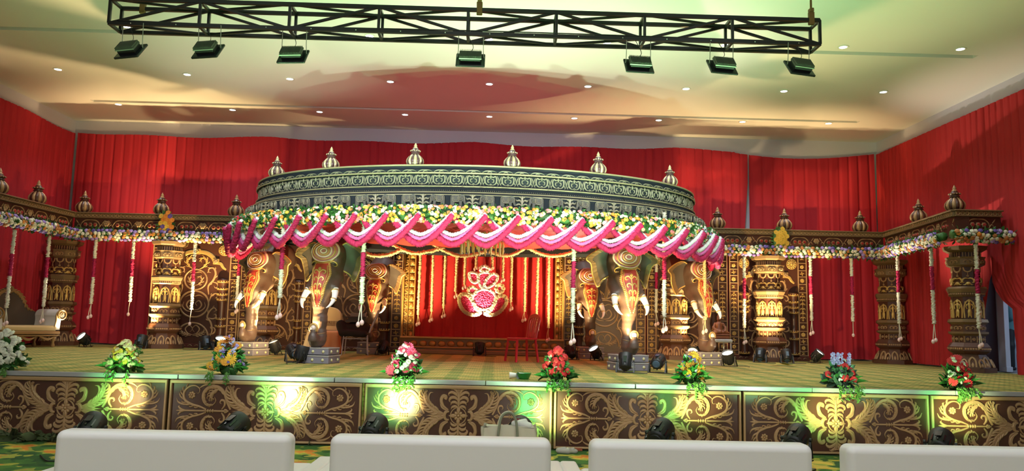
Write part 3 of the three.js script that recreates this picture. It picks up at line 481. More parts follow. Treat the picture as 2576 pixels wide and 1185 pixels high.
const pillarOrn = [['petal', faces(petal.clone().rotateX(-.32), ap(.385)), .1], ['petal', faces(petal.clone().rotateX(-.32).scale(.8, .8, 1), .41).map(g => g.rotateY(PI / 8)), .1], ['diamond', faces(diamond, ap(.28)), .65], ['scroll', faces(scrollBit, ap(.3)), .83], ['arch', faces(arch, ap(.28)), 1.07], ['niche_figure', faces(figure, ap(.28)), 1.08], ['dentil', faces(teeth(.24), ap(.315)), 1.555], ['lion_mask', faces(lion, ap(.26)), 1.76], ['swag', faces(swag, ap(.25)), 2.0], ['capital_scroll', faces(scrollBit, ap(.345)), 2.16], ['colonnette', faces(mg([-1.5, -.5, .5, 1.5].map(k => bx(.014, .09, .02, k * .05, 0, 0))), ap(.275)), 2.35], ['torus_leaf', faces(teeth(.26), ap(.375)), .46]];
function pillar(x, z, label, turn = 0) {
  const t = thing('temple_pillar', label, 'pillar', [x, SY, z], turn, 'carved temple pillars'); t.scale.y = .955;
  for (const [n, g, m] of pillarParts) part(n, g, M[m], t);
  for (const [n, gs, y] of pillarOrn) gs.forEach((g, k) => { if ([0, 1, 7, 2, 6].includes(k)) part(n, g, n === 'niche_figure' || n === 'arch' || n === 'lion_mask' ? M.gold : M.tan, t, [0, y, 0]); });
  return t;
}
pillar(-10.12, -18.15, 'dim carved pillar standing behind the end of the settee', .2);
pillar(onZ(415, 800, -17.75).x, -17.75, 'gold lit carved pillar beside the red wall cloth and scroll panel', .25);
pillar(onZ(662, 800, -17.75).x, -17.75, 'carved pillar mostly hidden behind the elephant at the canopy end', .15);
pillar(onZ(1697, 800, -17.75).x, -17.75, 'gold lit carved pillar between the two elephants', -.1);
pillar(onZ(1935, 800, -17.75).x, -17.75, 'carved pillar standing before the arch of a back panel', -.1);
pillar(onZ(2243, 800, -18.0).x, -18.0, 'dim carved pillar in the corner of the red curtains', -.35);
pillar(onZ(2434, 800, -14.8).x, -14.8, 'carved pillar standing next to the open doorway', -.4);
// ---------- golden frame round the red cloth ----------
{
  const z = -17.95, X = px => onZ(px, 760, z).x, xo0 = X(1012), xo1 = X(1418), xi0 = X(1046), xi1 = X(1394), yi0 = onZ(1220, 850, z).y, yi1 = onZ(1220, 643, z).y, yo = 3.5, cx = (xo0 + xo1) / 2;
  const t = thing('golden_frame', 'golden carved frame of square bosses around the red cloth', 'frame', [cx, SY, z]), A = a => a - cx, boss = tr(new THREE.SphereGeometry(1, 8, 6), { s: [.085, .085, .05] }), bossS = tr(new THREE.SphereGeometry(1, 8, 6), { s: [.052, .062, .045] }), stripS = mg(rel([[-.04, -.07], [.035, -.03], [-.03, .03], [.04, .08]], { w: .016, h: .02, seg: 14 }), rosette(.025, 5, .02).translate(.02, .04, 0)), gf = std([.42, .25, .07], .4, .4), gfd = std([.22, .12, .04], .42, .35);
  for (const [a, b, s] of [[xo0, xi0, -1], [xi1, xo1, 1]]) {
    const w = b - a, xc = A((a + b) / 2); part('jamb', bx(w, yo - SY, .22, xc, (yo - SY) / 2, -.02), gfd, t); part('moulding', rb(.05, yo - SY, .1, xc + s * (w / 2 - .03), (yo - SY) / 2, .12, .02), gf, t); part('moulding', rb(.035, yo - SY, .08, xc - s * (w / 2 - .02), (yo - SY) / 2, .11, .015), gf, t);
    part('moulding', rb(.02, yo - SY, .06, xc + s * w * .04, (yo - SY) / 2, .11, .008), gf, t);
    for (let i = 0; i < 15; i++) { const y = .26 + i * .166; part('boss_panel', rb(w * .42, .15, .04, xc - s * w * .22, y, .1, .02), gf, t); part('boss', bossS, gf, t, [xc - s * w * .22, y, .12]); part('strip_scroll', stripS, gf, t, [xc + s * w * .2, y, .1]); }
  }
  part('lintel', bx(xi1 - xi0, yo - yi1, .22, A((xi0 + xi1) / 2), (yo + yi1) / 2 - SY, -.02), gfd, t); part('moulding', rb(xi1 - xi0, .04, .1, A((xi0 + xi1) / 2), yi1 - SY + .02, .11, .015), gf, t);
  for (let i = 0; i < 16; i++) { const x = lerp(xi0 + .1, xi1 - .1, i / 15); part('boss', boss, gf, t, [A(x), yi1 - SY + .16, .1]); }
  part('sill', mg(bx(xo1 - xo0, yi0 - SY, .3, 0, (yi0 - SY) / 2, .02)), gfd, t); part('moulding', rb(xo1 - xo0, .05, .36, 0, yi0 - SY - .02, .04, .015), gf, t); part('step', rb(xo1 - xo0 + .1, .1, .5, 0, .05, .1, .02), gfd, t); part('moulding', rb(xo1 - xo0, .04, .3, 0, .15, .05, .015), gf, t);
  for (let i = 0; i < 16; i++) part('boss', tr(boss.clone(), { s: [1.05, .85, 1] }), gf, t, [A(lerp(xi0, xi1, i / 15)), (yi0 - SY) * .6, .17]);
  const pos = (s, o) => [s, z - .1 + o]; solo('cloth_backdrop', curtainGeo(pos, xi0 - .02, xi1 + .02, s => yi1 + .03, s => yi0 - .02, { sd: 9, amp: .03, pitch: .24 }), M.redBright, 'red pleated cloth hung inside the golden frame', 'backdrop');
}
// ---------- wing beams ----------
const beamMotif = mg([1, -1].map(s => [rel([[0, .2], [s * .12, .19], [s * .2, .12], [s * .22, .02]], { w: .012, h: .016, seg: 14 }), rel([[s * .2, .02], [s * .26, .1], [s * .3, .05]], { w: .01, h: .014, seg: 8 }), rel([[s * .27, .12], [s * .31, .17], [s * .33, .2]], { w: .01, h: .014, seg: 6 })]), [-.11, 0, .11].map(x => rosette(.05, 6, .016).translate(x, .09, 0)));
const beamFlower = rosette(.075, 6, .018), chainBit = mg(new THREE.TorusGeometry(.034, .008, 4, 10));
function beam(x0, z0, x1, z1, label) {
  const L = Math.hypot(x1 - x0, z1 - z0), t = thing('carved_beam', label, 'beam', [(x0 + x1) / 2, 3.36, (z0 + z1) / 2], Math.atan2(-(z1 - z0), x1 - x0), 'carved beams of the side wings'), D = .3;
  part('core', bx(L, .38, D - .04, 0, .19, -D / 2), M.brown, t); part('cornice', mg(rb(L + .04, .03, D + .08, 0, .475, -D / 2 + .02, .01), rb(L, .08, D + .02, 0, .42, -D / 2 + .01, .01), rb(L + .02, .022, D + .06, 0, .37, -D / 2 + .01, .008)), M.antique, t); part('soffit', rb(L, .03, D + .02, 0, -.012, -D / 2 + .01, .008), M.brownMid, t);
  const nc = Math.round(L / .085); for (let i = 0; i < nc; i++) part('chain_ring', chainBit, M.tan, t, [-L / 2 + (i + .5) * L / nc, .42, .022]);
  const n = Math.round(L / .75); for (let i = 0; i < n; i++) { part('arch_motif', beamMotif, M.tan, t, [-L / 2 + (i + .5) * L / n, .12, -.018]); if (i) part('flower_motif', beamFlower, M.tan, t, [-L / 2 + i * L / n, .24, -.018]); for (const k of [-1, 0, 1]) part('red_inlay', rosette(.034, 6, .014), M.clothRed, t, [-L / 2 + (i + .5) * L / n + k * .11, .21, -.002]); }
  return t;
}
const BL = -9.72, BR = 9.05, BZF = -17.72;
beam(BL, BZF, -4.6, BZF, 'straight carved brown beam running to the canopy above the settee side');
beam(BL - .1, -14.6, BL, BZF + .02, 'angled carved brown beam along the curtain above the settee');
beam(4.3, BZF, BR, BZF, 'straight carved brown beam over the pillar and the red cloth');
beam(BR, BZF + .02, 8.6, -14.2, 'angled carved brown beam running forward to the doorway pillar');
beam(8.62, -14.18, 9.5, -14.18, 'short carved beam end above the open doorway');
// ---------- pot finials ----------
const lobes = (odd, k) => { const P = [[.1, 0], [.16, .02], [.215, .08], [.235, .15], [.22, .22], [.17, .29], [.11, .345], [.085, .36]], N = 8, g = []; for (let i = 0; i < N; i++) { const a0 = (i + (odd ? .5 : 0)) * 2 * PI / N; g.push(grid(4, 7, (u, v) => { const q = v * 7, j = Math.min(6, Math.floor(q)), f = q - j, r = lerp(P[j][0], P[j + 1][0], f), y = lerp(P[j][1], P[j + 1][1], f), a = a0 + (u - .5) * PI / N * 1.0, b = r * (.93 + .1 * Math.sin(u * PI) * (odd ? .5 : 1)); return [Math.sin(a) * b, y, Math.cos(a) * b]; })); } return g; };
const potA = lobes(false), potB = lobes(true);
const potNeck = lathe([[.085, .35], [.12, .365], [.125, .38], [.1, .395], [.105, .42], [.135, .435], [.13, .455], [.1, .47], [.08, .5], [.06, .52]], 18), potBeads = mg([...Array(12).keys()].map(i => sph(.019, Math.sin(i * PI / 6) * .128, .445, Math.cos(i * PI / 6) * .128, 6, 5))), potTip = lathe([[.06, .51], [.075, .525], [.05, .545], [.04, .56], [.046, .59], [.03, .625], [.012, .66], [0, .68]], 14), potFoot = lathe([[0, 0], [.13, 0], [.13, .012], [.1, .02]], 18);
function finial(x, y, z, s, label, group, gm, dm) {
  const t = thing('pot_finial', label, 'finial', [x, y, z], rr(0, 1), group); t.scale.setScalar(s);
  potA.forEach(g => part('gold_rib', g, gm, t)); potB.forEach(g => part('dark_rib', g, dm, t)); part('foot', potFoot, dm, t); part('neck', potNeck, dm, t); part('bead_ring', potBeads, gm, t); part('spire', potTip, gm, t);
}
{
  const top = 3.852, W = 'pot finials on the side wings';
  [[2, -15.3, 'striped pot finial at the near end of the angled beam by the settee'], [92, -16.6, 'striped pot finial on the angled beam above the settee']].forEach(([px, z, l]) => finial(BL - .1 + .04 - .15, top, z, .78, l, W, M.tan, M.brown));
  [[210, 'striped pot finial beside the beam corner above the settee'], [405, 'striped pot finial directly above the orange flower medallion'], [593, 'striped pot finial next to the canopy, on the beam past the orange medallion'], [1805, 'striped pot finial next to the canopy, on the beam before the yellow medallion'], [1973, 'striped pot finial directly above the yellow flower medallion'], [2163, 'striped pot finial beside the beam corner above the red cloth']].forEach(([px, l]) => finial(onZ(px, 540, BZF - .15).x, top, BZF - .15, .78, l, W, M.tan, M.brown));
  finial(9.0, top, -16.1, .78, 'striped pot finial halfway along the beam towards the doorway', W, M.tan, M.brown); finial(8.82, top, -14.5, .78, 'striped pot finial on the beam corner beside the doorway', W, M.tan, M.brown);
}
// ---------- round canopy ----------
const CX = -.4, CZ = -14.8, EA = 4.15, EB = 2.75;
const ell = (off, th) => [CX + (EA + off) * Math.sin(th), CZ + (EB + off) * Math.cos(th)];
const arcT = []; { let s = 0, p = ell(0, -PI); arcT.push([-PI, 0]); for (let i = 1; i <= 1440; i++) { const th = -PI + i * 2 * PI / 1440, q = ell(0, th); s += Math.hypot(q[0] - p[0], q[1] - p[1]); p = q; arcT.push([th, s]); } }
const ARC0 = arcT[720][1], thAt = s => { s += ARC0; let a = 0, b = 1440; while (b - a > 1) { const m = (a + b) >> 1; arcT[m][1] < s ? a = m : b = m; } const f = (s - arcT[a][1]) / (arcT[b][1] - arcT[a][1]); return lerp(arcT[a][0], arcT[b][0], f); };
const facing = th => Math.atan2(Math.sin(th) / EA, Math.cos(th) / EB);
function ringBand(prof, t0, t1, n) { const g = grid(n, prof.length - 1, (u, v) => { const k = Math.min(prof.length - 1, Math.round(v * (prof.length - 1))), [o, y] = prof[k], p = ell(o, lerp(t0, t1, u)); return [p[0], y, p[1]]; }).toNonIndexed(); return mergeVertices(creased(g)); }
function creased(g) { g.deleteAttribute('normal'); g = mergeVertices(g); return creaseNormals(g); }
function creaseNormals(g) { const n = g.toNonIndexed(); n.computeVertexNormals(); const P = n.attributes.position, N = n.attributes.normal, map = new Map(), key = i => P.getX(i).toFixed(4) + ',' + P.getY(i).toFixed(4) + ',' + P.getZ(i).toFixed(4), src = N.array.slice(); for (let i = 0; i < P.count; i++) { const k = key(i); (map.get(k) || map.set(k, []).get(k)).push(i); } for (const l of map.values()) for (const i of l) { let x = 0, y = 0, z = 0; for (const j of l) if (src[i * 3] * src[j * 3] + src[i * 3 + 1] * src[j * 3 + 1] + src[i * 3 + 2] * src[j * 3 + 2] > .75) { x += src[j * 3]; y += src[j * 3 + 1]; z += src[j * 3 + 2]; } const q = Math.hypot(x, y, z) || 1; N.setXYZ(i, x / q, y / q, z / q); } return n; }
const canopy = thing('round_canopy', 'large oval canopy fascia with carved scroll and elephant friezes', 'canopy', [CX, SY, CZ]);
{
  const cp = (name, g, m) => part(name, fin(g).translate(-CX, -SY, -CZ), m, canopy), T = 3.52;
  const prof = [[-.06, 3.1], [-.06, 3.98], [.0, 4.0], [.0, 3.93], [.03, 3.925], [.03, 3.875], [-.01, 3.865], [-.01, 3.665], [.03, 3.655], [.03, 3.615], [.06, 3.6], [.06, 3.56], [.1, 3.55], [.1, 3.51], [.19, 3.49], [.19, 3.25], [.26, 3.22], [.28, 3.1], [.2, 3.05], [-.06, 3.1]];
  const seams = [-PI + .2, thAt(-5.2), thAt(onZ(835, 470, -12.4).x - CX - .16), thAt(onZ(1550, 490, -12.4).x - CX + .2), thAt(5.2), PI + .2];
  for (let i = 0; i < 5; i++) cp('fascia_section', ringBand(prof, seams[i] + .0012, seams[i + 1] - .0012, i === 4 ? 30 : i === 0 ? 30 : 40), M.slate);
  const ring = (o, y, r, m, name) => { const pts = [...Array(64).keys()].map(i => { const th = -1.9 + i * 3.8 / 63, p = ell(o, th); return V(p[0], y, p[1]); }); cp(name, tube(pts, r, { seg: 128, n: 6 }), m); };
  ring(.01, 4.0, .014, M.paleGold, 'top_moulding'); ring(.035, 3.872, .013, M.paleGold, 'bead_moulding'); ring(.035, 3.655, .012, M.paleGold, 'bead_moulding'); ring(.1, 3.55, .012, M.paleGold, 'lower_moulding'); ring(.17, 3.495, .012, M.paleGold, 'lower_moulding');
  const put = (name, g, s, off, y, tilt, m) => { const th = thAt(s), p = ell(off, th), o = part(name, g, m, canopy, [p[0] - CX, y - SY, p[1] - CZ]); o.rotation.order = 'YXZ'; o.rotation.set(-tilt, facing(th), 0); };
  // main scroll frieze
  const scrollU = mg([1, -1].map(s => [rel([[0, .085], [s * .035, .06], [s * .075, .075], [s * .095, .03], [s * .08, -.04], [s * .03, -.07], [0, -.05]], { w: .013, h: .018, seg: 22, n: 3, t1: .6 }), rel([[s * .01, .03], [s * .045, .02], [s * .04, -.025], [s * .012, -.02]], { w: .01, h: .016, seg: 10, n: 3 }), rel([[s * .1, .08], [s * .125, .03], [s * .135, -.05]], { w: .009, h: .014, seg: 8, n: 3 }), rel([[s * .1, -.02], [s * .12, -.06], [s * .1, -.085]], { w: .009, h: .012, seg: 6, n: 3 })]), rel([[0, .1], [0, .06], [0, .03]], { w: .016, h: .022, seg: 6, n: 3 }), rosette(.022, 5, .012).translate(0, -.065, 0));
  const fr = std([.22, .215, .15], .42, .3);
  for (let i = -19; i <= 19; i++) put('scroll_motif', scrollU, i * .275, -.008, 3.765, 0, fr);
  const topU = mg(rel([[-.12, -.012], [-.07, .014], [0, .018], [.07, .014], [.12, -.012]], { w: .009, h: .01, seg: 12, n: 3 }), rel([[-.04, -.012], [0, .006], [.04, -.012]], { w: .008, h: .009, seg: 6, n: 3 }));
  for (let i = -21; i <= 21; i++) put('vine_motif', topU, i * .255, .032, 3.9, 0, fr);
  const beadU = mg([...Array(8).keys()].map(i => sph(.007, (i - 3.5) * .032, 0, 0, 5, 4)));
  for (let i = -20; i <= 20; i++) { put('bead_row', beadU, i * .256, .064, 3.585, 0, M.paleGold); }
  // elephant and lotus frieze on the flared band
  const eS = new THREE.Shape(); eS.moveTo(-.12, -.09); eS.lineTo(-.12, .0); eS.quadraticCurveTo(-.115, .075, -.03, .075); eS.quadraticCurveTo(.03, .08, .05, .06); eS.quadraticCurveTo(.075, .1, .11, .08); eS.quadraticCurveTo(.14, .06, .14, .01); eS.quadraticCurveTo(.14, -.04, .165, -.05); eS.quadraticCurveTo(.16, -.075, .14, -.07); eS.quadraticCurveTo(.115, -.05, .112, -.015); eS.lineTo(.08, -.02); eS.lineTo(.08, -.09); eS.lineTo(.045, -.09); eS.lineTo(.04, -.035); eS.lineTo(-.05, -.035); eS.lineTo(-.06, -.09);
  const eG = tr(mg(ext(eS, .014, .008), tr(sph(1, 0, 0, 0, 8, 5), { s: [.028, .036, .014], p: [.065, .03, .026] })), { s: [.86, .95, 1] }), eL = tr(eG.clone(), { s: [-1, 1, 1] });
  const eT = tr(mg(rel([[-.08, .06], [-.08, -.02], [.02, -.02], [.02, .065]], { w: .007, h: .01, seg: 16, n: 3, t0: 1, t1: 1, z: .022 }), rel([[-.06, .05], [-.06, 0], [0, 0], [0, .05]], { w: .005, h: .008, seg: 12, n: 3, t0: 1, t1: 1, z: .022 }), rel([[.04, .06], [.045, .0], [.085, .01], [.095, .06]], { w: .006, h: .01, seg: 12, n: 3, z: .03 }), rel([[.12, .07], [.135, .03], [.132, -.02], [.15, -.06]], { w: .006, h: .01, seg: 12, n: 3, z: .02 }), rel([[-.115, .0], [-.11, .06], [-.03, .078], [.04, .075]], { w: .006, h: .01, seg: 12, n: 3, z: .018 }), sph(.006, .112, .045, .026, 6, 4)), { s: [.86, .95, 1] }), eTL = tr(eT.clone(), { s: [-1, 1, 1] });
  const lot = mg(rel([[0, -.08], [0, .05], [0, .1]], { w: .018, h: .02, seg: 8 }), [1, -1].map(s => [rel([[0, -.02], [s * .04, .03], [s * .085, .02], [s * .1, .05]], { w: .016, h: .018, seg: 10, n: 3 }), rel([[0, -.06], [s * .05, -.03], [s * .1, -.05], [s * .13, -.02]], { w: .016, h: .018, seg: 10, n: 3 }), rel([[0, .04], [s * .03, .08], [s * .05, .07]], { w: .012, h: .016, seg: 6, n: 3 })]));
  const pe = std([.27, .25, .17], .45, .25), pd2 = std([.075, .075, .06], .6);
  for (let i = -7; i <= 7; i++) { put('lotus_relief', lot, i * .74, .2, 3.405, 0, pe); put('elephant_relief', eL, i * .74 + .225, .194, 3.41, 0, pd2); put('elephant_relief', eG, i * .74 - .225, .194, 3.41, 0, pd2); put('elephant_outline', eTL, i * .74 + .225, .194, 3.41, 0, pe); put('elephant_outline', eT, i * .74 - .225, .194, 3.41, 0, pe); }
  // cloth ceiling stretched inside
  cp('cloth_ceiling', grid(96, 14, (u, v) => { const th = u * 2 * PI, r = 1 - v, p = [CX + (EA - .05) * r * Math.sin(th), CZ + (EB - .05) * r * Math.cos(th)]; return [p[0], 3.32 - .22 * Math.sin(v * PI * 2.5) ** 2 * .8 + .12 * v + .025 * Math.sin(u * 2 * PI * 24) * Math.min(1, r * 3), p[1]]; }), M.clothRed);
}
{ // finials on the canopy
  const G = 'pot finials on the round canopy', pg = std([.52, .44, .28], .38, .35), pd = std([.075, .035, .04], .35);
  [[685, 'gold and plum pot finial at the canopy end next to the settee side'], [826, 'gold and plum pot finial above the canopy seam, near the settee side'], [1043, 'gold and plum pot finial above the rear elephant and black covered chair'], [1288, 'gold and plum pot finial on the canopy above the flower emblem'], [1507, 'gold and plum pot finial above the canopy seam, near the doorway side'], [1698, 'gold and plum pot finial at the canopy end next to the yellow medallion']].forEach(([px, l], i) => { const x = onZ(px, 425, [-13.24, -12.5, -12.2, -12.15, -12.4, -13][i]).x, th = Math.asin(clamp((x - CX) / (EA - .1), -.999, .999)), p = ell(-.1, th); finial(x, 3.985, p[1], .6, l, G, pg, pd); });
}
// ---------- elephant heads ----------
const eBones = [[0, 1.74, -.06, .28, 0, 1.55, .0, .26], [-.11, 1.86, .05, .18, .11, 1.86, .05, .18], [0, 1.5, .14, .22, 0, 1.25, .22, .18], [0, 1.25, .22, .18, 0, .98, .25, .125], [0, .98, .25, .125, 0, .7, .25, .105], [0, .7, .25, .105, 0, .45, .24, .1], [0, .45, .24, .1, 0, .37, .26, .1], [0, .37, .26, .096, 0, .34, .39, .08], [0, .34, .39, .08, 0, .4, .48, .066], [0, .4, .48, .066, 0, .52, .48, .055], [-.17, 1.42, .04, .12, .17, 1.42, .04, .12], [.18, 1.38, .08, .1, .225, 1.25, .22, .075], [-.18, 1.38, .08, .1, -.225, 1.25, .22, .075], [0, 1.75, -.2, .3, 0, 1.95, -.5, .32], [-.18, 1.7, .12, .08, .18, 1.7, .12, .08]];
const sdf = (x, y, z) => { let d = 9; const K = .07; for (const [ax, ay, az, ra, bx_, by, bz, rb_] of eBones) { const dx = bx_ - ax, dy = by - ay, dz = bz - az, t = clamp(((x - ax) * dx + (y - ay) * dy + (z - az) * dz) / (dx * dx + dy * dy + dz * dz)), q = Math.hypot(x - ax - dx * t, y - ay - dy * t, z - az - dz * t) - lerp(ra, rb_, t), h = Math.max(K - Math.abs(d - q), 0) / K; d = Math.min(d, q) - h * h * K * .25; } return d + .0025 * Math.sin(y * 80) * (y < 1.2 ? 1 : 0) * clamp((1.2 - y) * 3); };
const surf = (x, y) => { let z = .8; while (z > -.6) { const d = sdf(x, y, z); if (d < .002) return z; z -= Math.max(.004, d * .8); } return -.6; };
const drapeOn = (g, lift = 0) => { fin(g); const P = g.attributes.position; for (let i = 0; i < P.count; i++) P.setZ(i, surf(P.getX(i), P.getY(i)) + P.getZ(i) + lift); g.computeVertexNormals(); return g; };
const headGeo = (() => {
  const N = 104, mc = new MarchingCubes(N, M.skin, false, false, 90000); mc.isolation = 0; const S = 1.25, h = N / 2;
  for (let k = 0; k < N; k++) for (let j = 0; j < N; j++) for (let i = 0; i < N; i++) mc.field[i + j * N + k * N * N] = -sdf((i - h) / h * S, 1.28 + (j - h) / h * S, -.05 + (k - h) / h * S);
  mc.update(); const n = mc.count, g = new THREE.BufferGeometry();
  const pos = new Float32Array(n * 3); for (let i = 0; i < n; i++) { pos[i * 3] = mc.positionArray[i * 3] * S; pos[i * 3 + 1] = 1.28 + mc.positionArray[i * 3 + 1] * S; pos[i * 3 + 2] = -.05 + mc.positionArray[i * 3 + 2] * S; }
  g.setAttribute('position', new THREE.BufferAttribute(pos, 3)); const w = mergeVertices(g, 1e-4); w.computeVertexNormals();
  return w;
})();
const shieldW = t => .165 * Math.pow(clamp(1 - (t - .25) / .76), .62) * (t < .25 ? .72 + .28 * Math.sin(t / .25 * PI / 2) : 1) * (1 - .1 * t);   // t: 0 top .. 1 tip
const SH0 = 1.66, SH1 = .92, shY = t => lerp(SH0, SH1, t);
const ep = {
  shield: drapeOn(grid(14, 26, (u, v) => [(u - .5) * 2 * shieldW(v) * .98, shY(v), 0]), .008),
  border: [1, -1].map(s => drapeOn(mg([...Array(26).keys()].map(i => { const t = i / 26; return tr(sph(1, 0, 0, 0, 6, 5), { s: [.017, .017, .014], p: [s * shieldW(t), shY(t), 0] }); })), .006)),
  inner: [1, -1].map(s => drapeOn(rel([...Array(12).keys()].map(i => { const t = .06 + i * .07; return [s * shieldW(t) * .8, shY(t)]; }), { w: .007, h: .014, seg: 30, n: 3, t0: 1, t1: 1 }), .008)),
  fleur: drapeOn(mg(rel([[0, 1.58], [0, 1.3], [0, 1.02]], { w: .012, h: .016, seg: 16 }), [1.52, 1.4, 1.29, 1.18].map((y, i) => [1, -1].map(s => rel([[0, y - .03], [s * .05 * (1 - i * .15), y + .02], [s * .1 * (1 - i * .2), y], [s * .09 * (1 - i * .2), y - .04], [s * .05, y - .03]], { w: .013, h: .016, seg: 14 }))), rosette(.03, 6, .014).translate(0, 1.56, 0)), .008),
  cap: drapeOn(grid(28, 8, (u, v) => [Math.cos(u * 2 * PI) * .25 * v, 1.87 + Math.sin(u * 2 * PI) * .2 * v, 0]), .012),
  rings: [.05, .09, .13, .18, .23].map(r => drapeOn(rel([...Array(24).keys()].map(i => [Math.cos(i * PI / 12) * r * 1.08, 1.87 + Math.sin(i * PI / 12) * r * .8]), { w: .011, h: .016, seg: 48, n: 3, closed: true }), .014)),
  band: [1, -1].map(s => drapeOn(mg(rel([[0, 1.66], [s * .1, 1.68], [s * .17, 1.73], [s * .24, 1.8]], { w: .02, h: .018, seg: 18 }), rel([[s * .12, 1.66], [s * .17, 1.69], [s * .22, 1.66], [s * .21, 1.61], [s * .17, 1.62]], { w: .012, h: .014, seg: 16 })), .008)),
  eye: [1, -1].map(s => sph(.024, s * .2, 1.635, surf(s * .2, 1.635) + .004, 10, 8)),
  tusk: [1, -1].map(s => tube([[s * .215, 1.29, .19], [s * .262, 1.15, .29], [s * .275, 1.03, .38], [s * .24, .94, .45], [s * .2, .905, .48]], t => .062 * (1 - t) ** .7 + .006, { seg: 22, n: 12 })),
  tuskBand: [1, -1].map(s => [mv(tr(new THREE.TorusGeometry(.056, .012, 6, 16), { r: [1.0, s * .25, 0] }), s * .25, 1.19, .26), mv(tr(new THREE.TorusGeometry(.041, .009, 6, 16), { r: [1.0, 0, 0] }), s * .274, 1.05, .365)]),
  tip: [mv(tr(new THREE.TorusGeometry(.066, .018, 6, 18), {}), 0, .575, .49), tr(sph(1, 0, 0, 0, 10, 8), { s: [.05, .05, .045], p: [0, .575, .49] }), mg(mv(new THREE.TorusGeometry(.1, .014, 5, 16).rotateX(PI / 2 + .25), 0, .5, .26))]
};
function earPt(s, u, v, side) { // u along the outline, v from the head outwards
  const O = [[.17, 1.94], [.3, 2.03], [.46, 1.98], [.66, 1.83], [.57, 1.76], [.52, 1.58], [.44, 1.36], [.36, 1.48], [.27, 1.54], [.17, 1.58]], A = [[.24, 1.93], [.24, 1.6]];
  if (!earPt.c) earPt.c = path(O, 80); const q = earPt.c[Math.round(u * 80)], a = [.15, lerp(A[0][1], A[1][1], u)], x = lerp(a[0], q.x, v), y = lerp(a[1], q.y, v), d = Math.max(0, x - .22);
  const z = .02 - .16 * d - .2 * d * d - .05 * Math.sin(d * 9) + .03 * Math.sin(y * 9 + x * 6) * v + (side ? -.025 : 0); return [s * x, y, z];
}
ep.ear = [1, -1].map(s => mg(grid(40, 8, (u, v) => earPt(s, u, v, 0)), grid(40, 8, (u, v) => earPt(s, u, v, 1)), grid(40, 1, (u, v) => earPt(s, u, 1, v))));
ep.earRim = [1, -1].map(s => tube([...Array(41).keys()].map(i => { const p = earPt(s, i / 40, .98, 0); p[2] -= .01; return p; }), .016, { seg: 60, n: 6 }));
ep.earGold = [1, -1].map(s => mg(grid(36, 3, (u, v) => { const p = earPt(s, .12 + u * .62, .76 + v * .2, 0); p[2] += .008 + .006 * Math.sin(u * 90); return p; })));
ep.ped = [mg(rb(.56, .115, .46, 0, .0575, .24, .012), rb(.54, .105, .44, 0, .195, .24, .012)), mg(rb(.575, .024, .475, 0, .122, .24, .008), rb(.55, .02, .45, 0, .248, .24, .008))];
ep.stud = mg(tr(sph(1, 0, 0, 0, 8, 5), { s: [.026, .026, .02] }));
const eMat = { shield: std([.40, .045, .03], .5), cap: std([.40, .13, .14], .5), pale: std([.70, .60, .52], .4, .1) };
function elephant(x, z, turn, label, scale = 1) {
  const t = thing('elephant_head_statue', label, 'elephant statue', [x, SY, z], turn, 'elephant statues carrying the canopy'); t.scale.setScalar(scale);
  const ped = part('pedestal', ep.ped[0], M.stone, t); part('edge_moulding', ep.ped[1], std([.3, .29, .27], .5), ped);
  for (const y of [.06, .195]) { for (const k of [-1, 0, 1]) part('stud', ep.stud, M.stoneDot, ped, [k * .18, y, y < .1 ? .47 : .46]); for (const s of [-1, 1]) for (const k of [-1, 1]) part('stud', ep.stud, M.stoneDot, ped, [s * (y < .1 ? .28 : .27), y, .24 + k * .12]); }
  part('head_and_trunk', headGeo, M.skin, t);
  part('face_shield', ep.shield, eMat.shield, t); ep.border.forEach(g => part('bead_border', g, M.goldBright, t)); ep.inner.forEach(g => part('inner_line', g, M.gold, t)); part('face_scroll', ep.fleur, M.gold, t);
  part('head_cap', ep.cap, eMat.cap, t); ep.rings.forEach((g, i) => part('cap_ring', g, i % 2 ? M.gold : eMat.pale, t)); ep.band.forEach(g => part('brow_scroll', g, i2(g), t));
  ep.eye.forEach(g => part('eye', g, M.eye, t)); ep.tusk.forEach((g, i) => { const k = part('tusk', g, M.tusk, t); ep.tuskBand[i].forEach(b => part('tusk_band', b, M.gold, k)); });
  ep.ear.forEach((g, i) => { const e = part('ear', g, M.skinEar, t); part('ear_rim', ep.earRim[i], M.gold, e); part('ear_trim', ep.earGold[i], M.antique, e); });
  part('trunk_ring', ep.tip[0], M.gold, t); part('trunk_bell', ep.tip[1], eMat.pale, t); part('trunk_band', ep.tip[2], M.antique, t);
}
function i2() { return M.gold; }
elephant(-2.86, -13.2, -.22, 'elephant head statue beside the cream draped banquet chair');
elephant(2.15, -13.0, .22, 'elephant head statue behind the par can that leans on its pedestal');
elephant(-4.66, -15.45, -.42, 'elephant head statue at the canopy end behind the orange gerbera bouquet');
elephant(4.0, -15.35, .42, 'elephant head statue at the canopy end next to the wooden seated statue');
elephant(-2.68, -17.4, -.1, 'shaded elephant head statue behind the black covered chair', .98);
elephant(2.08, -17.35, .1, 'shaded elephant head statue beside the golden frame and red chair', .98);
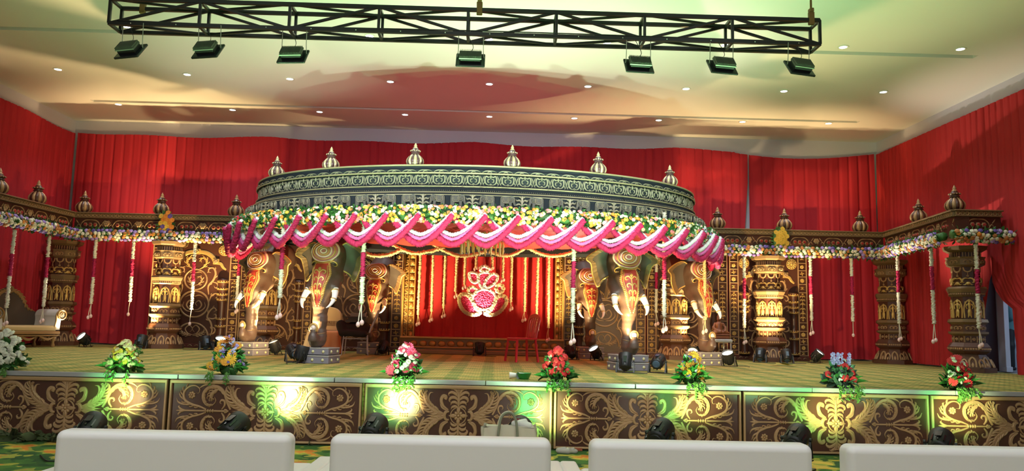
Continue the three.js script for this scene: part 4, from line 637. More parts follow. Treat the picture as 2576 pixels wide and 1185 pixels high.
// ---------- blossoms ----------
function bloom(R, n = 5, h = .55, tw = 0) { return grid(12, 4, (u, v) => { const a = u * 2 * PI + tw * v, r = R * Math.sin(v * PI * .58) / Math.sin(PI * .58) * (1 + .16 * Math.cos(n * a) * v), z = R * h * (1 - v * v * 1.3) + R * .13 * Math.cos(v * 11); return [Math.cos(a) * r, Math.sin(a) * r, z]; }); }
const blooms = [bloom(1, 5, .6), bloom(1, 6, .7, .6), bloom(1, 4, .5, -.4)];
const gerbera = mg([...Array(15).keys()].map(i => tr(rel([[.22, 0], [.6, .02], [1, 0]], { w: .17, h: .1, seg: 3, n: 2, t0: .5, t1: .55 }), { r: [0, -.16, 0] }).rotateZ(i * 2 * PI / 15)), [...Array(10).keys()].map(i => tr(rel([[.1, 0], [.35, 0], [.55, 0]], { w: .12, h: .1, seg: 3, n: 2, t0: .5, t1: .5, z: .06 }), { r: [0, -.4, 0] }).rotateZ(i * 2 * PI / 10 + .2))), gerberaEye = tr(sph(1, 0, 0, 0, 9, 5), { s: [.24, .24, .16], p: [0, 0, .06] });
const rose = mg([0, 1, 2].map(k => bloom(1 - k * .28, 5 - k, .5 + .35 * k, k * .9).rotateZ(k * .7)));
const carnation = grid(20, 5, (u, v) => { const a = u * 2 * PI, r = Math.sin(v * PI * .62) * (1 + .22 * Math.cos(9 * a) * v), z = .62 * (1 - v * v) + .16 * Math.cos(v * 14 + 3 * Math.cos(5 * a)); return [Math.cos(a) * r, Math.sin(a) * r, z]; });
const leafGeo = grid(2, 4, (u, v) => { const w = .28 * Math.sin(PI * Math.min(1, v * .95 + .05)) * (u - .5) * 2; return [w, v, .18 * v * v - .12 * Math.abs(u - .5) * 2]; });
function leaves(parent, list, mat, name = 'foliage') {           // countless small leaves: one object
  const im = new THREE.InstancedMesh(leafGeo, mat, list.length), m = new THREE.Matrix4(); im.name = name; im.castShadow = im.receiveShadow = true; im.userData.kind = 'stuff';
  list.forEach(([p, dir, s], i) => { const q = new THREE.Quaternion().setFromUnitVectors(V(0, 1, 0), dir.clone().normalize()).multiply(new THREE.Quaternion().setFromAxisAngle(V(0, 1, 0), rr(0, 6.28))); im.setMatrixAt(i, m.compose(p, q, V(s, s, s))); });
  parent.add(im); return im;
}
const dirJ = (d, k) => V(d.x + rr(-k, k), d.y + rr(-k, k), d.z + rr(-k, k)).normalize();
function flowerAt(parent, geo, mat, p, d, s, name = 'flower') { const f = part(name, geo, mat, parent, [p.x, p.y, p.z]); f.quaternion.setFromUnitVectors(V(0, 0, 1), d).multiply(new THREE.Quaternion().setFromAxisAngle(V(0, 0, 1), rr(0, 6.28))); f.scale.setScalar(s); return f; }
// bands of flowers along the wing beams
function flowerBand(x0, z0, x1, z1, label, y = 3.37) {
  const L = Math.hypot(x1 - x0, z1 - z0), ux = (x1 - x0) / L, uz = (z1 - z0) / L, t = thing('flower_band', label, 'flower band', [(x0 + x1) / 2, y, (z0 + z1) / 2], Math.atan2(-uz, ux), 'flower bands on the side wings');
  const rows = 4, cols = Math.round(L / .094), lv = [];
  part('backing', mg(tube([[-L / 2, -.02, .13], [0, -.02, .13], [L / 2, -.02, .13]], .085, { seg: 12, n: 8 })), M.leaf, t);
  let n = 0;
  for (let i = 0; i < cols; i++) for (let r = 0; r < rows; r++) {
    const a = lerp(.7, -1.15, (r + rr(-.25, .25) + .5) / rows), x = -L / 2 + (i + .5 + (r % 2) * .5 - .25 + rr(-.2, .2)) * L / cols, R = .13, p = V(x, -.03 + Math.sin(a) * R * 1.15, .13 + Math.cos(a) * R), d = dirJ(V(0, Math.sin(a), Math.cos(a)), .25);
    const q = rnd(), m = r === 0 || r === rows - 1 ? (q < .38 ? M.petalLilac : q < .6 ? M.petalPurple : q < .8 ? M.petalWhite : M.petalRust) : (q < .46 ? M.petalWhite : q < .78 ? M.petalRust : q < .86 ? M.petalCream : q < .95 ? M.petalLilac : M.petalOrange);
    if (n++ < 298) flowerAt(t, pick(blooms), m, p, d, rr(.036, .047));
  }
  for (let i = 0; i < L * 95; i++) { const a = rr(-1.9, 1.4), p = V(rr(-L / 2, L / 2), -.03 + Math.sin(a) * .1, .13 + Math.cos(a) * .1); lv.push([p, dirJ(V(0, Math.sin(a) * .8, Math.cos(a)), .8), rr(.06, .11)]); }
  leaves(t, lv, M.leaf); return t;
}
flowerBand(BL + .02, BZF, -4.75, BZF, 'band of white, rust and violet flowers below the straight beam by the settee');
flowerBand(BL - .08, -14.7, BL + .02, BZF + .05, 'band of cream and orange flowers below the angled beam above the settee');
flowerBand(4.25, BZF, BR, BZF, 'band of white, rust and violet flowers below the straight beam with yellow medallion');
flowerBand(BR - .02, BZF + .05, 8.6, -14.32, 'band of yellow and violet flowers along the beam towards the doorway');
flowerBand(8.42, -14.12, 9.52, -14.12, 'short band of rust and white flowers on the beam end over the doorway');
{ // flower band round the canopy
  const t = thing('flower_band', 'thick band of yellow, white and pink flowers around the round canopy', 'flower band', [CX, 3.2, CZ]), lv = [], list = [];
  const pick3 = th => { const q = rnd(); if (th < -1.05) return q < .3 ? M.petalWhite : q < .5 ? M.petalLilac : q < .7 ? M.petalPink : q < .82 ? M.petalPurple : q < .9 ? M.petalOrange : M.petalRed; if (th > 1.0) return q < .4 ? M.petalWhite : q < .62 ? M.petalLilac : q < .75 ? M.petalBlue : q < .9 ? M.petalPink : M.petalRed; return q < .3 ? M.petalYellow : q < .58 ? M.petalWhite : q < .72 ? M.petalOrange : q < .86 ? M.petalPink : q < .95 ? M.petalCream : M.petalRust; };
  const half = thAt(6.1), at = (s, a, R) => { const th = thAt(s), p = ell(.36, th), f = facing(th); return { th, p: V(p[0] - CX + Math.sin(f) * Math.cos(a) * R, -.045 + Math.sin(a) * R * 1.45, p[1] - CZ + Math.cos(f) * Math.cos(a) * R), d: V(Math.sin(f) * Math.cos(a), Math.sin(a), Math.cos(f) * Math.cos(a)) }; };
  for (let i = 0; i < 1250; i++) { const s = rr(-6, 6), a = rr(-1.0, 1.1), q = at(s, a, .1); list.push([q, Math.abs(s)]); }
  list.sort((a, b) => a[1] - b[1]);
  const rest = {};
  list.forEach(([q], i) => { const m = pick3(q.th), d = dirJ(q.d, .35), s = rr(.024, .036); if (i % 4 === 0 && i < 1196) flowerAt(t, pick(blooms), m, q.p, d, s); else (rest[m.uuid] ??= { m, l: [] }).l.push([q.p, d, s]); });
  for (const { m, l } of Object.values(rest)) { const im = new THREE.InstancedMesh(blooms[0], m, l.length), mt = new THREE.Matrix4(); im.name = 'flowers'; im.userData.kind = 'stuff'; im.castShadow = im.receiveShadow = true; l.forEach(([p, d, s], i) => im.setMatrixAt(i, mt.compose(p, new THREE.Quaternion().setFromUnitVectors(V(0, 0, 1), d).multiply(new THREE.Quaternion().setFromAxisAngle(V(0, 0, 1), rr(0, 6.28))), V(s, s, s)))); t.add(im); }
  for (let i = 0; i < 2200; i++) { const q = at(rr(-6, 6), rr(-1.3, 1.6), .07); lv.push([q.p, dirJ(q.d, .9), rr(.05, .1)]); }
  leaves(t, lv, M.leaf);
  part('backing', tube([...Array(60).keys()].map(i => { const p = ell(.34, thAt(lerp(-6.1, 6.1, i / 59))); return V(p[0] - CX, -.05, p[1] - CZ); }), .085, { seg: 90, n: 8 }), M.leaf, t);
}
// frilled strand; rough surface is real geometry
function strand(pts, r, { pitch = .022, rough = .3, n = 9, L } = {}) {
  const c = new THREE.CatmullRomCurve3(pts.map(p => p.isVector3 ? p : V(...p)), false, 'centripetal'), len = c.getLength(), seg = Math.max(6, Math.round(len / pitch)), H = []; for (let i = 0; i <= seg * 12 + 12; i++) H.push(rnd());
  return tube(c, (t, j) => r * (1 - rough * .5 + rough * H[Math.round(t * seg) * 12 + j] + (Math.round(t * seg) % 2 ? .14 : -.14) * rough * 2), { seg, n });
}
// ---------- crossing swags below the canopy ----------
{
  const N = 27, S0 = -6.1, S1 = 6.05, D = (S1 - S0) / N, mats = [M.pinkWhite, M.fuchsia, M.magenta], nm = ['white_strand', 'pink_strand', 'magenta_strand'];
  const marks = [[-4.9, 'at the canopy end beside the settee side beam'], [-3.6, 'above the canopy end elephant'], [-2.2, 'above the elephant beside the draped chair'], [-1.2, 'above the shaded rear elephant ear'], [-.4, 'above the golden frame corner facing the black chair'], [.7, 'above the flower emblem'], [1.6, 'above the red plastic chair'], [3.0, 'above the elephant with the leaning par can'], [4.2, 'above the gold lit pillar'], [9, 'at the canopy end beside the yellow medallion beam']];
  for (let i = 0; i < N - 1; i++) {
    const a = S0 + i * D, b = a + 2 * D, w = marks.find(m => (a + b) / 2 < m[0])[1], t = thing('flower_swag', 'thick white, pink and magenta petal swag ' + w, 'flower swag', [0, 0, 0], 0, 'overlapping petal swags under the canopy'), mid = ell(.42, thAt((a + b) / 2)); t.position.set(mid[0], 2.9, mid[1]);
    const pts = (k) => [...Array(15).keys()].map(j => { const u = j / 14, s = lerp(a + (u < .5 ? 1 : -1) * 0, b, u), th = thAt(s), o = .36 + .17 * u + (k === 0 ? -.02 : k === 2 ? .016 : .004), p = ell(o, th), sag = 1 - Math.pow(Math.abs(u * 2 - 1), 1.55), drop = [.33, .4, .485][k], y = 3.165 - [0, .02, .04][k] * (1 - sag) - drop * sag; return V(p[0] - mid[0], y - 2.9, p[1] - mid[1]); });
    mats.forEach((m, k) => part(nm[k], strand(pts(k), [.03, .027, .042][k], { rough: .5, n: 10, pitch: .014 }), m, t));
  }
}
// ---------- long hanging garlands ----------
const budGeo = lathe([[0, -.05], [.018, -.045], [.034, -.015], [.03, .015], [.012, .035], [0, .04]], 10);
function hanging(top, bottom, label, { r = .034, cut = [.25, .48, .81], group = 'hanging garlands on the side wings', white = M.petalWhite, mid = M.magenta, buds = 2 } = {}) {
  const L = top.y - bottom, t = thing('hanging_garland', label, 'garland', [top.x, top.y - L, top.z], 0, group), y = f => L * (1 - f), lean = rr(-.012, .012);
  const seg = (f0, f1) => strand([[lean * f0 * L, y(f0), 0], [lean * (f0 + f1) / 2 * L, (y(f0) + y(f1)) / 2, 0], [lean * f1 * L, y(f1), 0]], r, { rough: .75, n: 9, pitch: .016 });
  part('white_strand', seg(0, cut[0]), white, t); if (mid) part('red_strand', seg(cut[0], cut[1]), mid, t); part('white_strand', seg(mid ? cut[1] : cut[0], cut[2]), white, t);
  for (let k = 0; k < buds; k++) { const dx = (k - (buds - 1) / 2) * .05 + rr(-.008, .008), e = .05 + .03 * k; part('tassel_string', tube([[lean * L, y(cut[2]) + .01, .004 * k], [dx * .6, y(.9), 0], [dx, e, 0]], .008, { seg: 10, n: 5 }), white, t); part('bud', budGeo, M.bud, t, [dx, e, 0]); }
}
{
  const bl = (px, py) => { const p = onX(px, py, BL + .06); return p; }, zf = BZF + .14, st = (px, yt, yb) => [onZ(px, yt, zf), onZ(px, yb, zf).y];
  const H = (px, yt, yb, l, o) => { const [a, b] = st(px, yt, yb); hanging(a, b, l, o); };
  { const a = bl(37, 578), b = onX(20, 822, BL + .06).y; hanging(a, b, 'white and red garland hanging in front of the settee back'); const c = bl(125, 592), d = onX(110, 815, BL + .06).y; hanging(c, d, 'white and red garland hanging before the settee arm and dim pillar'); }
  H(242, 600, 804, 'white and red garland hanging before the red cloth, next to the settee pillar'); H(337, 604, 796, 'white and red garland hanging before the red cloth, beside the gold pillar', { buds: 1 }); H(492, 606, 820, 'white and red garland hanging before the dark scroll panel', { buds: 1 });
  H(1872, 645, 868, 'white and red garland hanging beside the arch panel border and wooden statue'); H(2038, 645, 845, 'white and red garland hanging over the edge of the arch panel'); H(2141, 645, 848, 'white and red garland hanging before the shaded red cloth', { buds: 1 });
  const P0 = V(8.95, 0, -17.7), P1 = V(8.52, 0, -14.2), nrm = V(P1.z - P0.z, 0, -(P1.x - P0.x)).normalize(), onP = (px, py) => { const d = ray(px, py), k = P0.clone().sub(camera.position).dot(nrm) / d.dot(nrm); return d.multiplyScalar(k).add(camera.position); };
  for (const [px, yt, yb, l] of [[2257, 622, 860, 'white and red garland hanging beside the pillar in the curtain corner'], [2341, 606, 865, 'white and red garland hanging before the bright red side curtain']]) { const a = onP(px, yt), k = onP(px, yt), b = EYE + (onZ(px, yb, k.z).y - EYE); hanging(a, b, l); }
  { const a = onZ(2455, 612, -14.0), b = onZ(2465, 878, -14.0); hanging(a, b.y, 'white and red garland hanging beside the pillar at the doorway'); }
  // under the canopy edge
  const C = (px, yt, yb, l, cut) => { let z = -12.5; for (let i = 0; i < 6; i++) { const x = onZ(px, yb, z).x; z = CZ + (EB + .28) * Math.sqrt(Math.max(.02, 1 - ((x - CX) / (EA + .28)) ** 2)); } hanging(onZ(px, yt, z), onZ(px, yb, z).y, l, { r: .033, cut, group: 'hanging garlands under the canopy' }); };
  C(716, 530, 806, 'red and white garland hanging between the two canopy end elephants', [.33, .54, .8]); C(918, 530, 824, 'red and white garland hanging in front of the black covered chair', [.36, .57, .8]); C(1445, 535, 870, 'white and red garland hanging beside the golden frame edge', [.37, .57, .83]); C(1671, 535, 838, 'red and white garland hanging before the gold pillar', [.35, .56, .87]);
  { const p = onZ(1772, 650, -15), q = onZ(1772, 842, -15).y; hanging(p, q, 'short cream garland hanging beside the tusk, next to the wooden statue', { mid: null, white: M.petalCream, group: 'hanging garlands under the canopy' }); }
  { const p = onZ(1652, 640, -17.9), q = onZ(1652, 822, -17.9).y; hanging(p, q, 'dim garland hanging behind the elephant on the panel border', { group: 'hanging garlands under the canopy' }); const p2 = onZ(606, 606, -17.95), q2 = onZ(600, 790, -17.95).y; hanging(p2, q2, 'dim garland hanging on the panel border beside the dark elephant ear', { group: 'hanging garlands under the canopy' }); }
  // thin cream garlands inside the golden frame
  [[1058, 822], [1090, 812], [1121, 802], [1150, 752], [1171, 730], [1199, 682], [1239, 682], [1266, 712], [1288, 784], [1321, 812], [1354, 838], [1381, 862]].forEach(([px, yb], i) => { const z = -17.72, top = onZ(px, 640, z); hanging(top, onZ(px, yb, z).y, i > 3 && i < 8 ? 'short cream flower garland hanging around the crown of the flower emblem' : i <= 3 ? 'thin cream garland hanging in the frame beside the emblem, facing the black chair' : 'thin cream garland hanging in the frame behind the red chair', { r: .03, cut: [.4, .4, .84], mid: null, white: M.petalCream, group: 'thin cream garlands inside the golden frame' }); });
}
// cream rope garlands under the canopy and the gilded chandelier
{
  const z = -16.9; [[905, 632, 1010, 628, 14, 'stretched between the rear elephant and the frame'], [960, 600, 1120, 622, 26, 'sagging before the frame corner'], [1085, 612, 1225, 632, 22, 'sagging above the flower emblem'], [1230, 632, 1330, 618, 18, 'sagging above the emblem towards the red chair'], [1315, 616, 1450, 632, 20, 'stretched between the frame and the shaded elephant']].forEach(([x0, y0, x1, y1, sag, w], i) => {
    const a = onZ(x0, y0, z), b = onZ(x1, y1, z), m = a.clone().lerp(b, .5); m.y -= sag * .0087; const c = m.clone(); solo('rope_garland', strand([a, a.clone().lerp(m, .55).add(V(0, -.03, 0)), m, b.clone().lerp(m, .55).add(V(0, -.03, 0)), b].map(p => p.clone().sub(c)), .04, { rough: .6, n: 8, pitch: .02 }), M.petalCream, 'cream flower rope ' + w, 'garland', [c.x, c.y, c.z], 'cream flower ropes under the canopy');
  });
  const p = onZ(1213, 612, -15.2), t = thing('tassel_chandelier', 'gilded chandelier of hanging tassels above the flower emblem', 'chandelier', [p.x, p.y - .25, p.z]);
  part('rod', cyl(.01, .01, .6, 0, .65, 0, 8), M.gold, t); for (const [R, y, n] of [[.42, .3, 22], [.28, .42, 16], [.16, .55, 10]]) { part('hoop', mv(new THREE.TorusGeometry(R, .012, 6, 30).rotateX(PI / 2), 0, y, 0), M.gold, t); for (let i = 0; i < n; i++) { const a = i / n * 2 * PI; part('tassel', tasselG(), i % 2 ? M.goldBright : M.petalCream, t, [Math.cos(a) * R, y, Math.sin(a) * R]); } }
}
function tasselG() { return tasselG.g ??= lathe([[.004, 0], [.004, -.04], [.018, -.06], [.024, -.1], [.016, -.16], [.022, -.2], [.012, -.26], [0, -.28]], 8); }
// ---------- flower emblem in the golden frame ----------
{
  const z = -17.55, K = 420 / 1382, P = (x, y) => { const p = onZ(1020 + x * K, 560 + y * K, z); return [p.x, p.y]; }, c0 = P(645, 570), t = thing('flower_emblem', 'lotus shaped emblem of red and cream flowers hung on the red cloth', 'flower emblem', [c0[0], c0[1], z]);
  const E = (cx, cy, rx, ry) => [...Array(20).keys()].map(i => [cx + rx * Math.cos(i * PI / 10), cy + ry * Math.sin(i * PI / 10)]);
  const L = [['crown', [[630, 378], [655, 370], [682, 385], [662, 398], [634, 396]], 20, M.petalWhite], ['left_leaf', [[534, 425], [562, 420], [590, 432], [592, 482], [570, 492], [545, 470]], 17, M.petalWhite], ['middle_leaf', [[615, 432], [650, 420], [694, 425], [690, 447], [660, 482], [645, 524], [630, 530], [615, 490]], 14, M.petalWhite], ['right_leaf', [[697, 452], [730, 430], [756, 445], [750, 477], [720, 510], [676, 532], [662, 524], [672, 482]], 17, M.petalWhite], ['small_ear', [[530, 550], [560, 540], [578, 556], [572, 582], [546, 586], [530, 572]], 19, M.petalCream], ['large_ear', E(780, 546, 20, 22), 24, M.petalCream], ['belly', E(652, 636, 92, 78), 17, M.petalWhite], ['left_lobe', [[452, 632], [468, 604], [512, 606], [546, 652], [576, 706], [612, 738], [590, 752], [540, 752], [488, 722], [460, 674]], 23, M.petalYellow2 ?? M.petalCream], ['right_lobe', [[822, 626], [796, 614], [758, 628], [735, 690], [702, 726], [664, 742], [690, 756], [752, 746], [802, 702], [828, 656]], 23, M.petalCream]];
  const bm = new THREE.Matrix4();
  for (const [name, pts, bw, mat] of L) {
    const w = pts.map(([x, y]) => { const p = P(x, y); return [p[0] - c0[0], p[1] - c0[1]]; }), lobe = new THREE.Group(); lobe.name = name.replace(/^(left|right|middle)_/, ''); t.add(lobe);
    const cv = path([...w, w[0]].slice(0, -1), 120, true), sh = new THREE.Shape(cv.map(v => new THREE.Vector2(v.x, v.y)));
    part('board', ext(sh, .02, .012), M.petalRed, lobe, [0, 0, -.03]);
    // petals filling the lobe
    const bb = new THREE.Box2().setFromPoints(cv.map(v => new THREE.Vector2(v.x, v.y))), fl = [], inside = (x, y) => { let c = false; for (let i = 0, j = cv.length - 1; i < cv.length; j = i++) if ((cv[i].y > y) !== (cv[j].y > y) && x < (cv[j].x - cv[i].x) * (y - cv[i].y) / (cv[j].y - cv[i].y) + cv[i].x) c = !c; return c; };
    for (let y = bb.min.y; y < bb.max.y; y += .032) for (let x = bb.min.x; x < bb.max.x; x += .032) { const q = [x + rr(-.012, .012), y + rr(-.012, .012)]; if (inside(...q)) fl.push(tr(blooms[1].clone(), { s: rr(.02, .028), p: [q[0], q[1], .0], r: [rr(-.5, .5), rr(-.5, .5), rr(0, 6)] })); }
    if (fl.length) part('red_petals', mg(fl), M.petalRose, lobe).userData.kind = 'stuff';
    const bl = [], W = bw * K * .0091, cl = new THREE.CatmullRomCurve3(w.map(p => V(p[0], p[1], 0)), true, 'centripetal'), n = Math.round(cl.getLength() / (W * .72)), PP = cl.getSpacedPoints(n), ctr = cv.reduce((a, b) => a.add(b), V(0, 0, 0)).multiplyScalar(1 / cv.length);
    for (let i = 0; i < n; i++) { const d = PP[i].clone().sub(ctr).normalize(); bl.push(tr(carnation.clone(), { s: [W * .76, W * .76, W * .55], p: [PP[i].x + d.x * W * .4, PP[i].y + d.y * W * .4, .012], r: [rr(-.3, .3), rr(-.3, .3), rr(0, 6)] })); }
    part('flower_border', mg(bl), mat, lobe).userData.kind = 'stuff';
  }
  part('hanging_wire', tube([[0, .55, 0], [0, .7, -.02], [0, .82, -.05]], .006, { seg: 6, n: 5 }), M.black, t);
}
// ---------- oval flower medallions on the beams ----------
function medallion(px, py, mats, label) {
  const p = onZ(px, py, BZF + .18), t = thing('flower_medallion', label, 'flower medallion', [p.x, p.y, p.z]); part('pad', tr(sph(1, 0, 0, 0, 14, 8), { s: [.16, .27, .06], p: [0, 0, -.05] }), M.leaf, t);
  const lv = []; for (let r = -3; r <= 3; r++) for (let k = -1; k <= 1; k++) { if (Math.abs(r) === 3 && k) continue; const x = (k + (r % 2 ? .5 : 0)) * .1, y = -r * .082; if (Math.abs(x) > .17) continue; const d = dirJ(V(x * 1.2, y, 1), .15), m = pick(mats), f = flowerAt(t, gerbera, m, V(x, y, .01), d, .06); part('eye', gerberaEye, M.petalRust, f); }
  for (let i = 0; i < 60; i++) { const a = rr(0, 6.28); lv.push([V(Math.cos(a) * .14, Math.sin(a) * .24, -.04), dirJ(V(Math.cos(a), Math.sin(a), .3), .4), rr(.06, .1)]); } leaves(t, lv, M.leaf);
}
medallion(416, 562, [M.petalOrange, M.petalYellow, M.petalPurple, M.petalOrange], 'orange and purple oval flower medallion on the beam');
medallion(1963, 603, [M.petalYellow], 'yellow oval flower medallion on the beam');
// ---------- par cans on the stage ----------
{
  const G = 'par cans on the stage floor', warm = [1, .68, .3], cool = [1, .84, .62];
  const at = (px, py) => { const p = onY(px, py, SY); return [p.x, SY, p.z]; };
  // px, py of the foot; point aimed at; options
  const list = [
    [268, 870, [-10.4, 3.6, -15.6], 'glowing par can on the stage floor before the red wall cloth', { lens: M.lensOn, I: .22, dir: [-.4, .66, .66] }],
    [371, 876, [-7.75, 2.0, -17.6], 'dark par can in front of the gold lit pillar, by the red wall cloth', { blue: 1, I: .65 }],
    [533, 879, [-6.9, 3.3, -17.9], 'dark par can in front of the scroll panel with a bright rim', { blue: 1, I: .6 }],
    [567, 880, [-5.2, 2.9, -16.2], 'glowing par can peeping over the orange gerbera bouquet', { lens: M.lensOn, I: .2, dir: [.2, .8, .4] }],
    [690, 893, [-4.75, 2.2, -15.1], 'dark par can with blue back, next to the canopy end pedestal', { blue: 1, I: .9 }],
    [737, 910, [-4.5, 1.9, -15.0], 'dark par can with blue back, touching the one beside the pedestal', { blue: 1, I: .6 }],
    [757, 914, [-2.9, 2.2, -12.9], 'plain dark par can against the pedestal of the draped chair elephant', { I: .38 }],
    [963, 889, [-1.9, 2.9, -17.5], 'black par can between the black covered chair and the frame', { I: .5, a: .85, z: -16.5 }],
    [1207, 894, [-.3, 2.2, -17.6], 'black par can in front of the golden frame sill', { I: .45, a: .42, c: cool }],
    [1437, 899, [1.3, 3.1, -17.5], 'black par can behind the garland buds at the frame edge', { I: .55, a: .85, z: -16.3 }],
    [1498, 895, [.6, 2.2, -14.0], 'glowing par can beside the shaded elephant pedestal', { lens: M.lensOn, I: .5, z: -16.1, a: .8, dir: [-.5, .8, .35] }],
    [1573, 937, [2.2, 2.3, -12.8], 'black par can leaning before the front elephant pedestal', { I: .34 }],
    [1655, 938, [3.9, 2.0, -15.1], 'black par can on the carpet between two elephants', { blue: 1, I: .6 }],
    [1727, 903, [4.25, 2.2, -17.5], 'black par can behind the one with blue back, by the last pedestal', { I: .6 }],
    [1742, 912, [4.05, 2.2, -15.1], 'par can with blue back behind the orange daisy bouquet', { blue: 1, I: .5 }],
    [1833, 922, [4.3, 2.4, -15.5], 'glowing par can below the wooden statue chair', { lens: M.lensOn, I: .45, dir: [-.3, .8, .35] }],
    [1913, 912, [6.2, 2.2, -17.6], 'dark par can before the arch panel pillar, on its statue side', { blue: 1, I: .5 }],
    [1979, 914, [6.5, 2.6, -17.6], 'dark par can before the arch panel pillar, on its red cloth side', { blue: 1, I: .4 }],
    [2053, 914, [9.6, 4.0, -16.0], 'glowing par can at the foot of the shaded red cloth', { lens: M.lensOn, I: .5, dir: [.5, .75, .42] }]
  ];
  for (const [px, py, q, label, o] of list) {
    const b = at(px, py); if (b[2] < -17.1) b[2] = -17.1 + (b[2] + 17.1) * .2; if (o.z) { b[2] = o.z; b[0] = onZ(px, py, o.z).x; } const d = o.dir ? V(...o.dir).normalize() : V(q[0] - b[0], q[1] - b[1] - .2, q[2] - b[2]).normalize(); if (o.dir) for (const i of [0, 1, 2]) q[i] = b[i] + d.getComponent(i) * 3 + (i === 1 ? .2 : 0);
    const { pos } = parCan(label, b, [d.x, d.y, d.z], { scale: 1.08, lens: o.lens ?? M.lensOff, group: G, blue: !!o.blue });
    spot([pos.x, pos.y, pos.z], q, o.c ?? (o.lens ? cool : warm), LV.stagePar * o.I, o.a ?? (o.lens ? .5 : .68), 1, 2);
  }
}
// ---------- bouquets on the stage edge ----------
const statice = mg([...Array(9).keys()].map(i => tr(blooms[2].clone(), { s: .28, p: [rr(-.5, .5), rr(-.5, .5), rr(-.2, .4)], r: [rr(-.7, .7), rr(-.7, .7), 0] })));
const bigLeaf = grid(4, 8, (u, v) => [Math.sin(PI * v) * .035 * (u - .5) * 2, v * .22, .08 * v * v - .02 * Math.abs(u - .5)]);
function bouquet(px, yTop, yBase, wpx, kinds, label, { leafM = M.leaf, leafN = 120, spikes = 0, droop = 8 } = {}) {
  const z = -9.86, base = onZ(px, yBase, z), k = Math.abs(z) / FOCAL, H = (yBase - yTop) * k, R = wpx / 2 * k, t = thing('flower_bouquet', label, 'bouquet', [base.x, SY, z], 0, 'flower bouquets along the stage edge'); const lv = [];
  part('foam_base', lathe([[0, 0], [.07, 0], [.085, .06], [.06, .1], [0, .1]], 12), M.leaf, t);
  const place = (f, g) => { const v = f; return V(Math.sin(g) * R * (1 - v) ** .55 * .8, .07 + v * (H - .08), .02 + Math.cos(g) * R * (1 - v) ** .5 * .55); };
  for (const [geo, mat, n, s, eye, lo = .05, hi = 1] of kinds) for (let i = 0; i < n; i++) {
    const v = lerp(lo, hi, (i + rr(.1, .9)) / n), g = rr(-1.5, 1.5), p = place(v, g), d = dirJ(V(p.x * 1.6, (p.y - H * .3) * 1.4, .3 + p.z), .3), f = flowerAt(t, geo, Array.isArray(mat) ? pick(mat) : mat, p, d, s * rr(.85, 1.15)); if (eye) part('eye', gerberaEye, eye, f);
  }
  for (let i = 0; i < leafN; i++) { const v = Math.pow(rnd(), 1.3) * .9, g = rr(-3.14, 3.14), p = place(v, g).multiplyScalar(.72); p.y = Math.max(.02, p.y); lv.push([p, dirJ(V(p.x * 2.2, rr(-.1, .5), p.z * 1.6 + .05), .5), rr(.07, .15)]); }
  leaves(t, lv, leafM);
  for (const a of [-1.6, -.5, .9, 1.5]) { const f = part('large_leaf', bigLeaf, M.leaf, t, [Math.sin(a) * R * .4, .06, .03]); f.rotation.set(.6, 0, -a * .75); }
  const lv2 = []; for (let j = 0; j < droop; j++) { const x = rr(-R * .6, R * .6), len = rr(.08, .2); for (let i = 0; i < 14; i++) lv2.push([V(x + rr(-.015, .015), .05 - i / 14 * len, .26 + .03 * Math.min(1, i / 4) + rr(-.01, .02)), dirJ(V(rr(-1, 1), -.6, .4), .4), rr(.03, .055)]); } if (lv2.length) leaves(t, lv2, M.leafLight, 'trailing_fern');
  for (let j = 0; j < spikes; j++) { const g = rr(-1.3, 1.3), p = place(.55, g); part('flower_spike', mg([...Array(12).keys()].map(i => tr(blooms[2].clone(), { s: .016, p: [rr(-.012, .012), i * .012, rr(-.012, .012)], r: [rr(-1, 1), rr(-1, 1), 0] }))), M.petalLilac, t, [p.x * 1.1, p.y + .06, p.z]); }
}
bouquet(14, 846, 943, 135, [[carnation, M.petalWhite, 46, .04]], 'bouquet of small white carnations at the end of the stage edge', { droop: 4 });
bouquet(313, 866, 944, 105, [[carnation, [M.petalCream, M.petalYellow, M.petalCream], 56, .033]], 'bouquet of small yellow carnations on the stage edge', { droop: 3, leafM: M.leafLight });
bouquet(572, 858, 950, 105, [[gerbera, M.petalOrange, 12, .068, M.petalRust], [statice, M.petalLilac, 14, .045], [statice, M.petalPurple, 6, .045]], 'bouquet of orange gerberas with violet statice on the stage edge', { droop: 5 });
bouquet(1020, 868, 953, 108, [[gerbera, M.petalRose, 13, .066, M.petalRed], [carnation, M.petalWhite, 28, .03]], 'bouquet of rosy red gerberas and white carnations on the stage edge');
bouquet(1400, 882, 966, 92, [[rose, M.petalRed, 17, .048], [carnation, M.petalWhite, 5, .028]], 'loose bouquet of red roses with few white blooms on the stage edge');
bouquet(1736, 890, 972, 82, [[gerbera, M.petalOrange, 11, .06, M.petalYellow], [statice, M.petalPurple, 8, .04], [statice, M.petalBlue, 8, .034]], 'bouquet of orange daisies with grey violet filler on the stage edge');
bouquet(2113, 906, 982, 96, [[rose, M.petalRed, 9, .055], [statice, M.petalBlue, 8, .036]], 'bouquet of few red roses with violet spikes on the stage edge', { spikes: 7, leafM: std([.07, .13, .09], .55), leafN: 230 });
bouquet(2405, 905, 988, 98, [[gerbera, M.petalRed, 16, .058, M.petalRed], [carnation, M.petalWhite, 12, .03]], 'bouquet of dark red gerberas and white blooms near the doorway', { droop: 12 });
